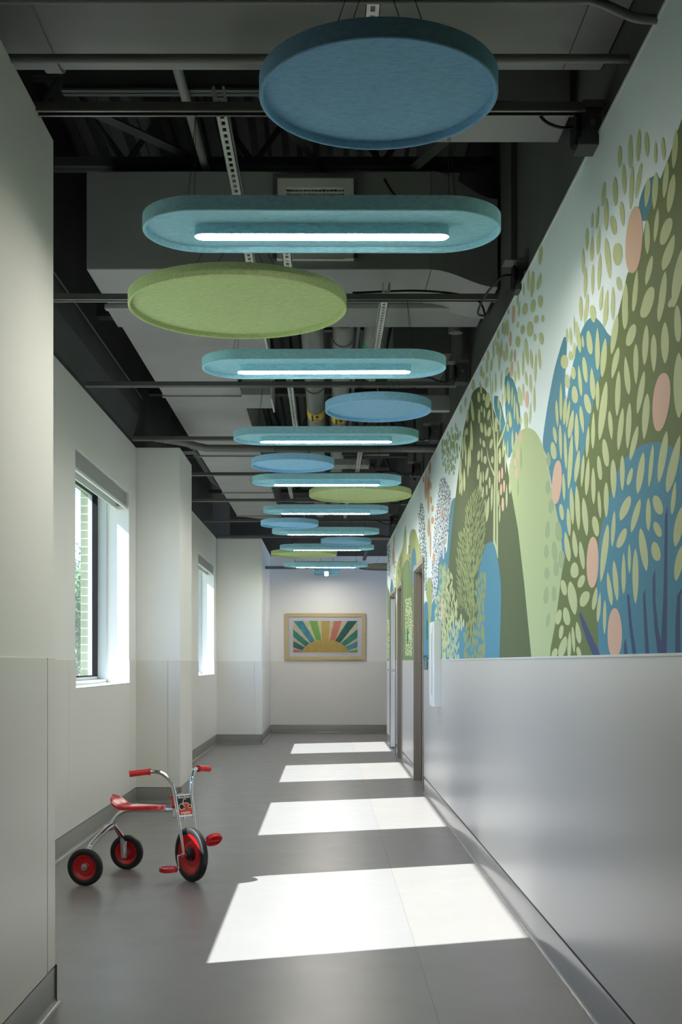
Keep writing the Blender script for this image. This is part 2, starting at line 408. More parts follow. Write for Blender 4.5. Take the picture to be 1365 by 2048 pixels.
# ---------------------------------------------------------------- doors
for i, (a, b) in enumerate(DOORS):
    e = thing('door_%d' % (i+1), None, None, (XR, (a+b)/2, 0), kind='structure')
    ba = (XR, (a+b)/2, 0)
    m = MB(); cw, ct = 0.05, 0.014
    # casing on the wall face, then the throat of the frame with its stop
    m.box(XR-ct, a-cw, 0, XR+0.002, a, DZ+cw); m.box(XR-ct, b, 0, XR+0.002, b+cw, DZ+cw); m.box(XR-ct, a, DZ, XR+0.002, b, DZ+cw)
    for ya, yb, s in ((a, a+0.012, 1), (b-0.012, b, -1)):
        m.box(XR, ya, 0, XR+0.14, yb, DZ)
    m.box(XR, a, DZ-0.012, XR+0.14, b, DZ)
    m.box(XR+0.03, b-0.028, 0, XR+0.065, b-0.012, DZ-0.012); m.box(XR+0.03, a+0.012, 0, XR+0.065, a+0.028, DZ-0.012)
    off(m, ba).build('door_frame', M_frame, e, smooth=0, bev=0.0015)
    leafm = mat('door_leaf_%d' % i, (205,208,204) if i == 2 else (150,140,128), 0.45)
    m = MB()
    if i < 2:
        m.box(XR+0.07, a+0.014, 0.008, XR+0.115, b-0.014, DZ-0.014)
    else:   # stands open against the far jamb, its face towards the corridor
        m.box(XR+0.001, b-0.075, 0.012, XR+0.90, b-0.03, DZ-0.03)
    lf = off(m, ba).build('door_leaf', leafm, e, smooth=0, bev=0.002)
    m = MB()
    if i < 2:
        y0 = a+0.09; m.lathe([(0.026,0),(0.026,0.012),(0.012,0.014),(0.012,0.045)], Matrix.Translation((XR+0.07,y0,1.02)) @ Matrix.Rotation(-PI/2,4,'Y'), 20)
        m.sweep([(XR+0.03,y0,1.02),(XR+0.028,y0+0.02,1.02),(XR+0.028,y0+0.12,1.02)], 0.009, 10)
    else:
        y0 = b-0.075; m.lathe([(0.026,0),(0.026,0.012),(0.012,0.014),(0.012,0.045)], Matrix.Translation((XR+0.055,y0,1.10)) @ Matrix.Rotation(PI/2,4,'X'), 20)
        m.sweep([(XR+0.055,y0-0.045,1.10),(XR+0.035,y0-0.05,1.10),(XR-0.05,y0-0.05,1.10)], 0.01, 10)
        m.box(XR+0.02, y0-0.004, 1.02, XR+0.09, y0, 1.26)
    off(m, ba).build('door_handle', M_steel, lf)
    m = MB(); m.box(XR+0.14, a-0.1, 0, XR+0.16, b+0.1, DZ+0.1) if i < 2 else m.box(XR+1.2, a-0.2, 0, XR+1.22, b+0.1, DZ+0.1)
    off(m, ba).build('room_backing', mat('room_beyond_%d' % i, (120,118,112), 0.8), e, smooth=0)

# ---------------------------------------------------------------- hanging felt panels
def pill_outline(L, W, n=20):
    r = W/2; pts = []
    for i in range(n+1):
        a = -PI/2 + PI*i/n; pts.append((L/2-r+r*math.cos(a), r*math.sin(a)))
    for i in range(n+1):
        a = PI/2 + PI*i/n; pts.append((-L/2+r+r*math.cos(a), r*math.sin(a)))
    return pts
def disc_outline(R, n=72):
    return [(R*math.cos(2*PI*i/n), R*math.sin(2*PI*i/n)) for i in range(n)]
def tray(mb, outer, inner, h=0.05, rec=0.020):
    n = len(outer); b = len(mb.v)
    mb.v += [(x,y,h) for x,y in outer] + [(x,y,0.0025) for x,y in outer]
    e = [((xo*0.72+xi*0.28), (yo*0.72+yi*0.28)) for (xo,yo),(xi,yi) in zip(outer, inner)]
    e2 = [((xo*0.28+xi*0.72), (yo*0.28+yi*0.72)) for (xo,yo),(xi,yi) in zip(outer, inner)]
    mb.v += [(x,y,0) for x,y in e] + [(x,y,0) for x,y in e2] + [(x,y,0.0025) for x,y in inner] + [(x,y,rec) for x,y in inner]
    for k in range(5):
        for i in range(n):
            j = (i+1) % n
            mb.f.append([b+k*n+i, b+(k+1)*n+i, b+(k+1)*n+j, b+k*n+j]); mb.m.append(0)
    mb.f.append([b+i for i in range(n)]); mb.m.append(0)
    mb.f.append([b+5*n+i for i in range(n)][::-1]); mb.m.append(0)
ZF = 2.68; ZS = 3.05
_mesh = {}
def cached(key, name, fn, mats, parent, **k):
    if key in _mesh:
        o = _mesh[key].copy(); C.objects.link(o); o.parent = parent; return o
    o = fn().build(name, mats, parent, **k); _mesh[key] = o; return o
def cables(t, key, spots, zl, dy=None):
    def mk(x, y, xt):
        def f():
            m = MB(); m.sweep([(x,y,0.05),(xt,y if dy is None else dy,zl)], 0.0011, 6); m.sweep([(x,y,0.05),(x,y,0.075)], 0.005, 8); return m
        return f
    for j, (x, y, xt) in enumerate(spots):
        cached((key, j), 'suspension_cable', mk(x, y, xt), M_cable, t)
def disc(x, y, R, fm, label, z=ZF, rz=0.0):
    t = thing('felt_disc', label, 'acoustic panel', (x, y, z), rz, 'round felt panels hung from the ceiling')
    def f():
        m = MB(); tray(m, disc_outline(R), disc_outline(R-0.0105)); return m
    cached(('disc', R, fm.name), 'panel_tray', f, fm, t, smooth=30)
    cables(t, ('dc', R), [(-R*0.45,-R*0.35,-0.02),(-R*0.45,R*0.35,-0.02),(R*0.45,-R*0.35,0.02),(R*0.45,R*0.35,0.02)], ZS+0.024-z)
    return t
disc(0.135, 3.144, 0.312, F_blue, 'round blue felt panel, largest in view, hung highest at the top of the corridor')
disc(-0.372, 5.02, 0.455, F_green, 'big round olive green felt panel between the first two teal lamps')
disc(0.303, 7.06, 0.312, F_blue, 'round blue felt panel between the second and third teal lamps')
disc(-0.256, 9.03, 0.312, F_blue, 'round blue felt panel between the third and fourth teal lamps, nearer the window side')
disc(0.298, 10.66, 0.455, F_green, 'round green felt panel beside the mural, between the fourth and fifth teal lamps')
disc(-0.40, 12.93, 0.312, F_blue, 'round blue felt panel between the fifth and sixth teal lamps')
disc(0.238, 14.85, 0.312, F_blue, 'smallest looking round blue felt panel, between the sixth and seventh teal lamps')
disc(-0.313, 16.5, 0.455, F_green, 'round green felt panel farthest down the corridor, by the far pier')
disc(0.965, 18.95, 0.455, F_taupe, 'grey green round felt panel half hidden round the corner of the mural wall', z=2.69)
disc(-0.35, 1.3, 0.455, F_green, 'round green felt panel overhead behind the first blue one')

def lamp(x, y, label, z=ZF, rz=0.0, ys=None):
    t = thing('teal_pendant_lamp', label, 'ceiling lamp', (x, y, z), rz, 'teal felt pill-shaped pendant lamps')
    L, W = 1.228, 0.412
    def f1():
        m = MB(); tray(m, pill_outline(L, W), pill_outline(L-0.021, W-0.021)); return m
    cached('lt', 'panel_tray', f1, F_teal, t, smooth=30)
    def f2():
        m = MB(); m.prism(pill_outline(0.876, 0.066, 6), 'z', -0.0140, 0.02); return m
    h = cached('lh', 'lamp_housing', f2, F_teal, t, smooth=30)
    def f3():
        m = MB(); m.prism(pill_outline(0.866, 0.056, 6), 'z', -0.0165, -0.0130); return m
    cached('ld', 'lamp_diffuser', f3, M_lamp, h, smooth=30)
    def f4():
        m = MB(); m.box(-0.44, -0.04, 0.05, 0.44, 0.04, 0.074); return m
    cached('lb', 'driver_box', f4, M_galv, t, smooth=0, bev=0.002)
    cables(t, ('lc', z, ys), [(-0.45,-0.1,-0.42),(-0.45,0.1,-0.42),(0.45,-0.1,0.42),(0.45,0.1,0.42)], ZS-0.014-z, None if ys is None else ys-y)
    return t
ORD = ['nearest and largest teal pill-shaped lamp, below the first blue disc', 'second teal pill-shaped lamp from the camera, just past the big green disc',
       'third teal pill-shaped lamp from the camera, between two blue discs', 'fourth teal pill-shaped lamp, right in front of the green disc by the mural',
       'fifth teal pill-shaped lamp, just past the green disc by the mural', 'sixth teal pill-shaped lamp, in front of the smallest blue disc',
       'seventh teal pill-shaped lamp, in front of the farthest green disc', 'eighth teal pill-shaped lamp, hung a little lower, last of those lying across the corridor']
LX = [-0.017, -0.014, -0.005, 0.0, -0.01, -0.012, 0.003, -0.015]
CY = [4.0, 6.07, 7.96, 9.89, 11.75, 13.64, 15.6, 17.55]
LY = [4.12, 6.04, 7.95, 9.88, 11.78, 13.72, 15.62, 17.5]
for i in range(8):
    lamp(LX[i], LY[i], ORD[i], z=2.605 if i == 7 else ZF, rz=math.radians([0.15,-0.7,-0.25,0,0.1,0.1,0,0][i]), ys=CY[i])
lamp(-0.005, 19.62, 'teal lamp turned end-on at the far junction, its tube seen as a short bright stub', z=2.67, rz=PI/2)

# ---------------------------------------------------------------- cross channels the panels hang from, junction boxes
def cprof(w2=0.0206, h=0.0206*2, t=0.0025, lip=0.009):
    """C channel outline, open side down, centred"""
    return [(-w2,h/2),(w2,h/2),(w2,-h/2),(w2-lip,-h/2),(w2-lip,-h/2+t),(w2-t,-h/2+t),(w2-t,h/2-t),(-w2+t,h/2-t),(-w2+t,-h/2+t),(-w2+lip,-h/2+t),(-w2+lip,-h/2),(-w2,-h/2)]
CN = ['nearest', 'second', 'third', 'fourth', 'fifth', 'sixth', 'seventh', 'eighth']
LN = CN
for i, y in enumerate(CY):
    m = MB(); m.prism(cprof(0.0206, 0.030), 'x', -1.60, 0.86); m.box(-1.60,-0.0215,-0.0165,0.86,-0.0125,-0.013,1); m.box(-1.60,0.0125,-0.0165,0.86,0.0215,-0.013,1)
    o = m.build('strut_channel', [M_strut, M_strutlip], loc=(0, y, ZS), smooth=0)
    tag(o, 'dark painted steel channel spanning the corridor above the %s teal lamp' % LN[i], 'channel', 'cross channels over the lamps')
m = MB(); m.prism(cprof(0.0206, 0.044), 'x', -1.12, -0.12)
tag(m.build('strut_channel', M_darkpipe, loc=(0, 18.9, 2.70), smooth=0), 'short dark channel beside the far pier above the last crosswise lamp', 'channel', 'cross channels over the lamps')
for i, (y, z, x0) in enumerate([(4.04,2.99,0.80),(5.62,3.0,0.84),(7.85,3.09,0.80),(9.78,3.07,0.80),(11.65,3.07,0.80),(13.56,3.05,0.80),(15.5,3.04,0.80)]):
    t = thing('junction_box', 'black junction box at the mural end of the %s cross channel' % CN[i], 'junction box', (x0+0.04, y, z), group='junction boxes on the mural side')
    m = MB(); m.box(0.0,-0.05,-0.062, 0.075,0.05,0.062); t1 = m.build('box_body', M_black, t, smooth=0, bev=0.003)
    m = MB(); m.lathe([(0.0,-0.006),(0.058,-0.006),(0.06,0.0),(0.06,0.012),(0.0,0.012)], Matrix.Translation((-0.006,-0.01,0)) @ Matrix.Rotation(PI/2,4,'Y') @ Matrix.Rotation(PI/8,4,'Z'), 8)
    m.build('face_plate', M_blackgasket, t, smooth=0)
    m = MB(); m.lathe([(0.0,0.004),(0.009,0.004),(0.011,0.0)], Matrix.Translation((0.045,-0.05,0.012)) @ Matrix.Rotation(PI/2,4,'X'), 16); m.build('knockout', M_steel, t)
    m = MB(); m.box(0.01,-0.055,0.062, 0.085,-0.05,0.085); m.box(-0.05,-0.05,0.074, 0.09,0.05,0.079); m.build('bracket', M_darkpipe, t, smooth=0)
    m = MB()
    if i == 0: P = [(-0.01,-0.012,0.012),(-0.06,-0.02,0.008),(-0.11,-0.02,0.03),(-0.15,-0.02,0.08),(-0.19,0.0,0.098),(-0.32,0.0,0.102)]
    elif i == 1: P = [(-0.008,0,0.02),(-0.06,0.0,0.01),(-0.12,0.1,-0.04),(-0.14,0.25,-0.08),(-0.1,0.4,-0.055),(-0.08,0.45,-0.03),(-0.14,0.45,0.05),(-0.4,0.45,0.085),(-0.75,0.45,0.075)]
    else: P = [(-0.008,0,-0.02),(-0.05,0.02,-0.05),(-0.10,0.05,-0.035),(-0.18,0.08,0.0),(-0.35,0.1,0.005)]
    m.sweep(smooth_path(P), 0.0055, 8); m.build('cable', M_cable, t)

# perforated galvanised channels running along the corridor between two cross channels
def perf(x, y0, y1, z, label):
    t = thing('perforated_channel', label, 'channel', (x, y0, z), group='perforated galvanised channels carrying the discs')
    m = MB(); w2, hs, pitch, hl, tk = 0.0206, 0.007, 0.05, 0.03, 0.0025
    L = y1-y0; m.box(-w2, 0, 0, -hs, L, tk); m.box(hs, 0, 0, w2, L, tk)
    y = 0.0
    while y < L:
        m.box(-hs, y, 0, hs, min(L, y+pitch-hl), tk); y += pitch
    m.build('web', M_galv, t, smooth=0, fix=False)
    for s in (-1, 1):
        m = MB(); m.box(min(s*w2, s*(w2-tk)), 0, 0, max(s*w2, s*(w2-tk)), L, 0.041); m.box(min(s*w2, s*(w2-0.009)), 0, 0.0385, max(s*w2, s*(w2-0.009)), L, 0.041)
        m.build('flange', M_galv, t, smooth=0)
perf(0.132, 1.8, 4.1, ZS+0.026, 'perforated galvanised channel at the very top edge, above the nearest blue disc')
perf(-0.36, 3.98, 6.12, ZS+0.026, 'long perforated galvanised channel running above the nearest teal lamp to the big green disc')
perf(-0.184, 5.15, 6.07, ZS+0.026, 'perforated galvanised channel seen just right of centre above the big green disc')
perf(0.30, 6.04, 8.0, ZS+0.026, 'bright perforated channel in front of the green pipe marker')
perf(-0.25, 7.93, 9.94, ZS+0.026, 'perforated channel left of the yellow labelled pipe')
perf(0.30, 9.86, 11.8, ZS+0.026, 'thin perforated channel above the fourth teal lamp, beside the black cable')
perf(-0.40, 11.73, 13.72, ZS+0.026, 'perforated channel above the fifth teal lamp')
perf(0.238, 13.64, 15.62, ZS+0.026, 'perforated channel above the sixth teal lamp')
perf(-0.313, 15.56, 17.52, ZS+0.026, 'perforated channel above the farthest green disc')

# ---------------------------------------------------------------- ducts, pipes, conduits
def solid(name, mb, m_, label, cat, group=None, bev=0.0, smooth=35, loc=None):
    o = mb.build(name, m_, smooth=smooth, bev=bev); return tag(o, label, cat, group)
def rnd(y0, y1, z0, z1, r, n=6):
    pts = []
    for cx, cy, a0 in ((y1-r, z0+r, -PI/2), (y1-r, z1-r, 0), (y0+r, z1-r, PI/2), (y0+r, z0+r, PI)):
        for i in range(n+1):
            a = a0+PI/2*i/n; pts.append((cx+r*math.cos(a), cy+r*math.sin(a)))
    return pts
t = thing('air_duct', 'large rounded duct crossing the corridor at the very top of the view', 'air duct', (-0.3, 3.75, 3.215))
m = MB(); m.prism(rnd(3.28,4.17,3.215,3.75,0.13), 'x', -1.6, 0.80); m.prism(rnd(3.28,4.17,3.215,3.75,0.13), 'x', 0.803, 0.93)
off(m, (-0.3,3.75,3.215)).build('duct_body', M_duct, t)
m = MB(); m.prism(rnd(3.27,4.18,3.205,3.76,0.135), 'x', -0.955, -0.90)
off(m, (-0.3,3.75,3.215)).build('duct_strap', M_duct, t)
# main trunk with its crosswise head
zb, zt2 = 3.271, 3.79
t = thing('air_duct', 'long rectangular trunk duct with a wide crosswise head, running down the window side', 'air duct', (-0.9, 8, zb)); ba = (-0.9, 8, zb)
m = MB(); m.box(-1.265, 6.31, zb, 0.55, 6.95, zt2); off(m, ba).build('crosswise_head', M_duct, t, smooth=0, bev=0.006)
m = MB(); n = 8   # tapered end towards the mural wall
for i in range(n):
    f0, f1 = i/n, (i+1)/n; g = lambda f: (3*f*f-2*f**3)
    xa, xb = 0.55+0.36*f0, 0.55+0.36*f1
    za, z2 = zb-0.07*g(f0), zb-0.07*g(f1); ta, tb_ = zt2-0.12*g(f0), zt2-0.12*g(f1)
    ya, yb = 6.31+0.25*g(f0)*0.3, 6.31+0.25*g(f1)*0.3
    P = [(xa,ya,za),(xb,yb,z2),(xb,6.97,z2),(xa,6.97,za)]; Q = [(xa,ya,ta),(xb,yb,tb_),(xb,6.97,tb_),(xa,6.97,ta)]
    m.poly(P); m.poly(Q); m.poly([P[0],P[1],Q[1],Q[0]]); m.poly([P[3],P[2],Q[2],Q[3]])
off(m, ba).build('tapered_end', M_duct, t, smooth=60)
m = MB(); m.box(-1.28, 6.90, zb-0.03, 0.92, 6.955, zb-0.002); m.box(-1.28, 6.97, zb-0.012, 0.92, 7.35, zb+0.01)
off(m, ba).build('duct_flange', M_duct, t, smooth=0, bev=0.003)
m = MB(); ys = [6.95, 9.3, 12.0, 14.6, 16.9]
for i in range(4): m.box(-1.262, ys[i]+0.003, zb+0.001, -0.655, ys[i+1]-0.003, zt2-0.01)
m.poly([(-1.262,16.9,zb),(-0.655,16.9,zb),(-0.75,17.7,zb+0.05),(-1.0,17.7,zb+0.05)]); m.poly([(-1.262,16.9,zb),(-1.0,17.7,zb+0.05),(-1.0,17.7,zt2),(-1.262,16.9,zt2)])
m.poly([(-0.655,16.9,zb),(-0.75,17.7,zb+0.05),(-0.75,17.7,zt2),(-0.655,16.9,zt2)])
off(m, ba).build('trunk', M_duct, t, smooth=0)
m = MB()
for y in ys[1:]: m.box(-1.275, y-0.02, zb-0.012, -0.642, y+0.02, zt2)
off(m, ba).build('joint_band', M_duct, t, smooth=0)
# sloping boot between the trunk and the left wall
m = MB(); m.prism([(-1.282,3.45),(-1.282,3.28),(-1.37,3.33),(-1.46,3.5)], 'y', 11.2, 14.2); m.box(-1.46,11.9,3.3,-1.31,12.1,3.36)
solid('duct_boot', m, M_black, 'dark sloping box alongside the trunk duct, above the middle pier', 'air duct', smooth=0)
for y0, y1, x1, lab in ((7.15,7.75,-0.38,'small pale duct branch seen behind the big green disc'), (8.95,9.42,-0.42,'small boxy duct branch beside the trunk, under the second teal lamp')):
    t = thing('duct_branch', lab, 'air duct', (-0.55, y0, 3.2), group='duct branches')
    m = MB(); m.box(-0.64,y0,3.2,x1,y1,3.42); off(m, (-0.55,y0,3.2)).build('branch_body', M_duct, t, smooth=0, bev=0.004)
    m = MB(); m.box(x1,y0-0.01,3.17,x1+0.012,y1+0.01,3.44); off(m, (-0.55,y0,3.2)).build('edge_strip', M_galv, t, smooth=0)
# air outlet on the face of the crosswise head
t = thing('air_grille', 'square beige supply grille on the duct face behind the nearest teal lamp', 'air grille', (-0.065, 6.28, 3.35))
M_beige = mat('grille_paint', (224,219,212), 0.5)
m = MB(); x0, x1, z0, z1 = -0.262, 0.142, 3.315, 3.735
m.box(x0,6.27,z0,x0+0.05,6.31,z1); m.box(x1-0.05,6.27,z0,x1,6.31,z1); m.box(x0+0.05,6.27,z1-0.05,x1-0.05,6.31,z1); m.box(x0+0.05,6.27,z0,x1-0.05,6.31,z0+0.05)
off(m,(-0.065,6.28,3.35)).build('grille_frame', M_beige, t, smooth=0, bev=0.002)
m = MB(); z = z0+0.06
while z < z1-0.05: m.box(x0+0.04,6.280,z,x1-0.04,6.30,z+0.009); z += 0.022
x = x0+0.055
while x < x1-0.05: m.box(x,6.287,z0+0.04,x+0.006,6.305,z1-0.04); x += 0.02
off(m,(-0.065,6.28,3.35)).build('grille_bars', M_beige, t, smooth=0)
m = MB(); m.box(x0-0.02,6.255,z1,x1+0.02,6.30,z1+0.02); m.box(x0-0.02,6.265,z0,x0,6.31,z1+0.02); m.box(x1,6.265,z0,x1+0.02,6.31,z1+0.02)
off(m,(-0.065,6.28,3.35)).build('grille_collar', M_black, t, smooth=0)
m = MB(); m.box(0.42,7.6,3.16,0.79,8.35,3.46)
solid('air_terminal_box', m, M_black, 'black box unit above the second teal lamp on the mural side', 'air unit', bev=0.004, smooth=0)
m = MB(); m.sweep([(0.80,7.45,3.25),(0.80,7.45,3.42)], 0.045, 20); m.sweep([(0.80,7.45,3.40),(0.80,7.75,3.40)], 0.03, 16)
solid('sprinkler_drop', m, M_darkpipe, 'short grey vertical pipe stub beside the black box unit', 'pipe')

def pipe(name, pts, r, m_, label, cat='pipe', group=None, n=18, sm=True):
    m = MB(); m.sweep(smooth_path(pts, 6) if sm and len(pts) > 2 else pts, r, n)
    return tag(m.build(name, m_), label, cat, group)
pipe('conduit', [(-1.6,3.67,3.052),(0.925,3.67,3.052)], 0.0135, M_greypipe, 'straight grey conduit crossing just below the big rounded duct', 'conduit')
pipe('conduit', [(-1.6,3.29,3.024),(0.3,3.29,3.024),(0.66,3.29,3.024),(0.74,3.29,3.018),(0.84,3.29,2.975),(0.90,3.29,2.968),(0.935,3.29,2.968)], 0.013, M_greypipe, 'grey conduit along the top edge that dips down at the mural wall', 'conduit')
pipe('conduit', [(-0.64,5.0,3.74),(-0.66,7.0,3.92)], 0.022, M_greypipe, 'pale slanting pipe left of the perforated channel, above the nearest lamp')
pipe('sprinkler_pipe', [(-1.45,10.12,3.10),(-1.2,10.12,3.06),(-1.05,10.12,3.02),(-0.8,10.12,3.01),(0.93,10.12,3.01)], 0.032, M_darkpipe, 'brown grey pipe crossing under the trunk duct by the middle pier')
pipe('sprinkler_pipe', [(0.44,17.3,3.0),(0.60,17.3,3.0),(0.93,17.3,3.0)], 0.028, M_greypipe, 'pale horizontal pipe reaching the mural near the far junction', sm=False)
pipe('sprinkler_pipe', [(0.66,17.9,3.05),(0.60,19.2,2.86)], 0.028, M_darkpipe, 'dark slanting pipe in front of the far junction')
PX = [(-0.085,0.075),(0.075,0.062)]
def bigpipe(x, r, y0, y1, z, label, marks, col, collars=()):
    t = thing('insulated_pipe', label, 'pipe', (x, y0, z), group='insulated pipes down the middle')
    m = MB(); m.sweep([(0,0,0),(0,y1-y0,0)], r, 28); m.build('pipe_body', M_greypipe, t)
    for yy in marks:
        m = MB(); m.sweep([(0,yy-y0,0),(0,yy-y0+0.28,0)], r+0.002, 28, caps=False)
        # black bars of an arrow on the band
        m.box(-0.035,yy-y0+0.03,-r-0.004,-0.02,yy-y0+0.25,-r-0.0021,1); m.box(-0.02,yy-y0+0.22,-r-0.004,0.03,yy-y0+0.235,-r-0.0021,1); m.box(0.0,yy-y0+0.05,-r-0.004,0.025,yy-y0+0.14,-r-0.0021,1)
        m.build('pipe_marker', col, t, smooth=50)
    for yy in collars:
        m = MB(); m.sweep([(0,yy-y0,0),(0,yy-y0+0.05,0)], r+0.008, 28); m.build('pipe_collar', M_darkpipe, t)
M_yel = mat('yellow_marker', (232,206,40), 0.5); M_yk = mat('marker_ink', (60,50,20), 0.6); M_grn = mat('green_marker', (20,150,90), 0.5); M_gw = mat('marker_white', (220,235,225), 0.5)
bigpipe(-0.095, 0.075, 7.3, 17.3, 3.37, 'grey insulated pipe with a yellow marker band between the second and third teal lamps', [10.12], [M_yel, M_yk], (9.3,))
bigpipe(0.11, 0.072, 7.1, 17.3, 3.40, 'grey insulated pipe with a yellow band mostly hidden by a blue disc', [10.45], [M_yel, M_yk], (7.6, 8.05))
bigpipe(0.33, 0.085, 6.98, 9.0, 3.40, 'short wide pipe with a green marker behind the bright perforated channel', [8.1], [M_grn, M_gw], (7.5,))
pipe('conduit', [(0.212,6.98,3.42),(0.212,9.2,3.45),(0.22,12.8,3.45)], 0.016, M_greypipe, 'thin conduit beside the bright perforated channel above the second teal lamp', 'conduit')
# slender cross steel above the lamps, behind the pipes
def steel(x0, x1, y, z, h, label, mt=None):
    m = MB(); m.box(x0,y-0.03,z,x1,y+0.03,z+0.01); m.box(x0,y-0.004,z,x1,y+0.004,z+h); m.box(x0,y-0.03,z+h-0.01,x1,y+0.03,z+h)
    solid('steel_beam', m, mt or M_duct, label, 'beam', 'small steel beams over the corridor', smooth=0)
steel(-0.38, 0.36, 8.35, 3.51, 0.05, 'small steel beam behind the green pipe marker')
steel(-1.2, 0.93, 5.45, 3.79, 0.14, 'dark roof beam just behind the big rounded duct', M_black)
steel(0.15, 0.62, 11.9, 3.26, 0.05, 'small steel beam above the fourth teal lamp')
steel(-0.4, 0.62, 15.1, 3.22, 0.05, 'small steel beam above the sixth teal lamp')
m = MB(); m.box(0.36,4.48,3.25,0.91,4.72,3.42); solid('ceiling_box_beam', m, M_duct, 'grey boxed beam at the mural wall right of the nearest blue disc', 'beam', bev=0.004, smooth=0)
m = MB(); m.box(0.47,8.55,3.0,0.88,8.62,3.11); solid('ceiling_box_beam', m, M_duct, 'pale boxed ledge above the second blue disc on the mural side', 'beam', bev=0.004, smooth=0)
m = MB(); m.box(-0.55,11.75,3.14,0.42,12.0,3.2); solid('ceiling_box_beam', m, M_duct, 'pale flat ledge just above the fourth teal lamp', 'beam', bev=0.004, smooth=0)
pipe('power_cable', [(0.36,7.55,3.12),(0.33,7.8,3.09),(0.36,8.2,3.0),(0.42,8.1,2.86),(0.44,7.95,2.74)], 0.006, M_cable, 'black cable drooping beside the bright perforated channel to the second lamp', 'cable')
pipe('power_cable', [(0.30,6.2,3.7),(0.31,5.5,3.35),(0.37,4.9,3.05),(0.48,4.25,2.85),(0.5,4.13,2.74)], 0.006, M_cable, 'black cable drooping behind the nearest blue disc to the first lamp', 'cable')
# open web roof joists spanning across
def joist(y, z0, z1, label):
    t = thing('roof_joist', label, 'roof joist', (0, y, z0), group='open web joists under the roof deck')
    for z in (z0, z1-0.05):
        m = MB(); m.box(-1.9,y-0.05,z,3.0,y-0.006,z+0.05); m.box(-1.9,y+0.006,z,3.0,y+0.05,z+0.05); off(m,(0,y,z0)).build('chord', M_black, t, smooth=0)
    m = MB(); x = -1.85; up = True
    while x < 1.2:
        a, b = (z0+0.03, z1-0.03) if up else (z1-0.03, z0+0.03)
        m.sweep([(x,y,a),(x+0.36,y,b)], 0.017, 8); x += 0.36; up = not up
    off(m,(0,y,z0)).build('web_rods', M_deck, t)
for y, z, lab in ((5.05,3.86,'open web joist just behind the big rounded duct'),(6.75,3.98,'open web joist above the crosswise duct head'),(8.7,3.7,'open web joist above the second teal lamp'),(11.2,3.7,'open web joist above the fourth teal lamp'),(14.0,3.6,'open web joist above the sixth teal lamp'),(17.0,3.6,'open web joist nearest the far junction')):
    joist(y, z, 4.54, lab)
m = MB(); m.sweep([(-1.15,5.6,3.80),(-0.62,6.85,4.02)], 0.025, 4); solid('brace', m, M_black, 'slanting dark brace over the left end of the nearest teal lamp', 'beam', smooth=0)
m = MB(); m.sweep([(-0.35,5.6,3.9),(0.05,6.9,3.95)], 0.022, 4); solid('brace', m, M_black, 'slanting brace right of the long perforated channel', 'beam', smooth=0)
m = MB(); m.sweep([(0.78,5.3,3.72),(0.40,6.6,3.86)], 0.03, 4); solid('brace', m, M_black, 'slanting brace right of the nearest blue disc', 'beam', smooth=0)
for x, y in ((-1.48, 8.5),):
    m = MB(); m.prism([(-1.655,3.10),(-1.655,3.5),(-1.60,3.5),(-1.60,3.30)], 'y', 4.4, 10.2); m.sweep([(-1.57,4.4,3.45),(-1.57,10.2,3.45)], 0.008, 6)
    solid('ledger_channel', m, M_black, 'dark ledger along the upper window wall', 'beam', smooth=0)
# ---------------------------------------------------------------- tricycle
TRI = (-1.236, 6.74, 0.0)
tri = thing('tricycle', 'red and chrome toddler tricycle standing on the grey floor below the window', 'tricycle', TRI, math.radians(-15))
RY = Matrix.Rotation(PI/2, 4, 'X')
def wheel(c, R, wd, axis_rot, parent, name):
    """lathe about the axle: rim with a dished red web, ribbed tyre, hub"""
    M = Matrix.Translation(c) @ axis_rot @ Matrix.Rotation(-PI/2, 4, 'X')
    rr = R*(0.735 if R > 0.12 else 0.66)
    m = MB(); h = wd*0.36
    m.lathe([(0.012,h*0.1),(R*0.2,h*0.1),(R*0.26,-h*0.1),(R*0.45,-h*0.2),(R*0.56,h*0.55),(rr,h),(rr*1.02,h*1.02),(rr*1.02,-h*1.02),(rr,-h),(R*0.56,-h*0.55),(R*0.45,h*0.1),(R*0.26,0.0),(R*0.2,-h*0.3),(0.012,-h*0.3)], M, 48, closed=True)
    wr = m.build(name, M_red, parent, smooth=40)
    m = MB(); prof = []
    hw = wd/2
    prof += [(rr*0.99, -hw*0.62), (rr*1.06, -hw*0.86), (R*0.86, -hw), (R*0.95, -hw*0.86)]
    for k in range(5):     # tread ribs
        a, b = -hw*0.72+k*hw*0.288, -hw*0.72+(k+0.62)*hw*0.288+0.0
        r1 = R*(1-0.012*((k-2)/2)**2)
        prof += [(r1, a), (r1, b), (r1-0.0022, b+hw*0.03), (r1-0.0022, a+hw*0.27)]
    prof = prof[:-2]
    prof += [(R*0.95, hw*0.86), (R*0.86, hw), (rr*1.06, hw*0.86), (rr*0.99, hw*0.62)]
    m.lathe(prof, M, 56, closed=True); m.build('tyre', M_rubber, wr, smooth=40)
    return wr, M
I4 = Matrix()
for s in (-1, 1):
    wr, Mx = wheel((0, s*0.2675, 0.100), 0.100, 0.040, I4, tri, 'rear_wheel')
    m = MB(); m.lathe([(0.0,-0.030),(0.006,-0.030),(0.007,-0.022),(0.0115,-0.022),(0.0125,-0.017),(0.018,-0.016),(0.018,0.016),(0.0125,0.017),(0.0115,0.022),(0.007,0.022),(0.006,0.030),(0.0,0.030)], Mx, 20)
    m.build('hub_nut', M_steel, wr)
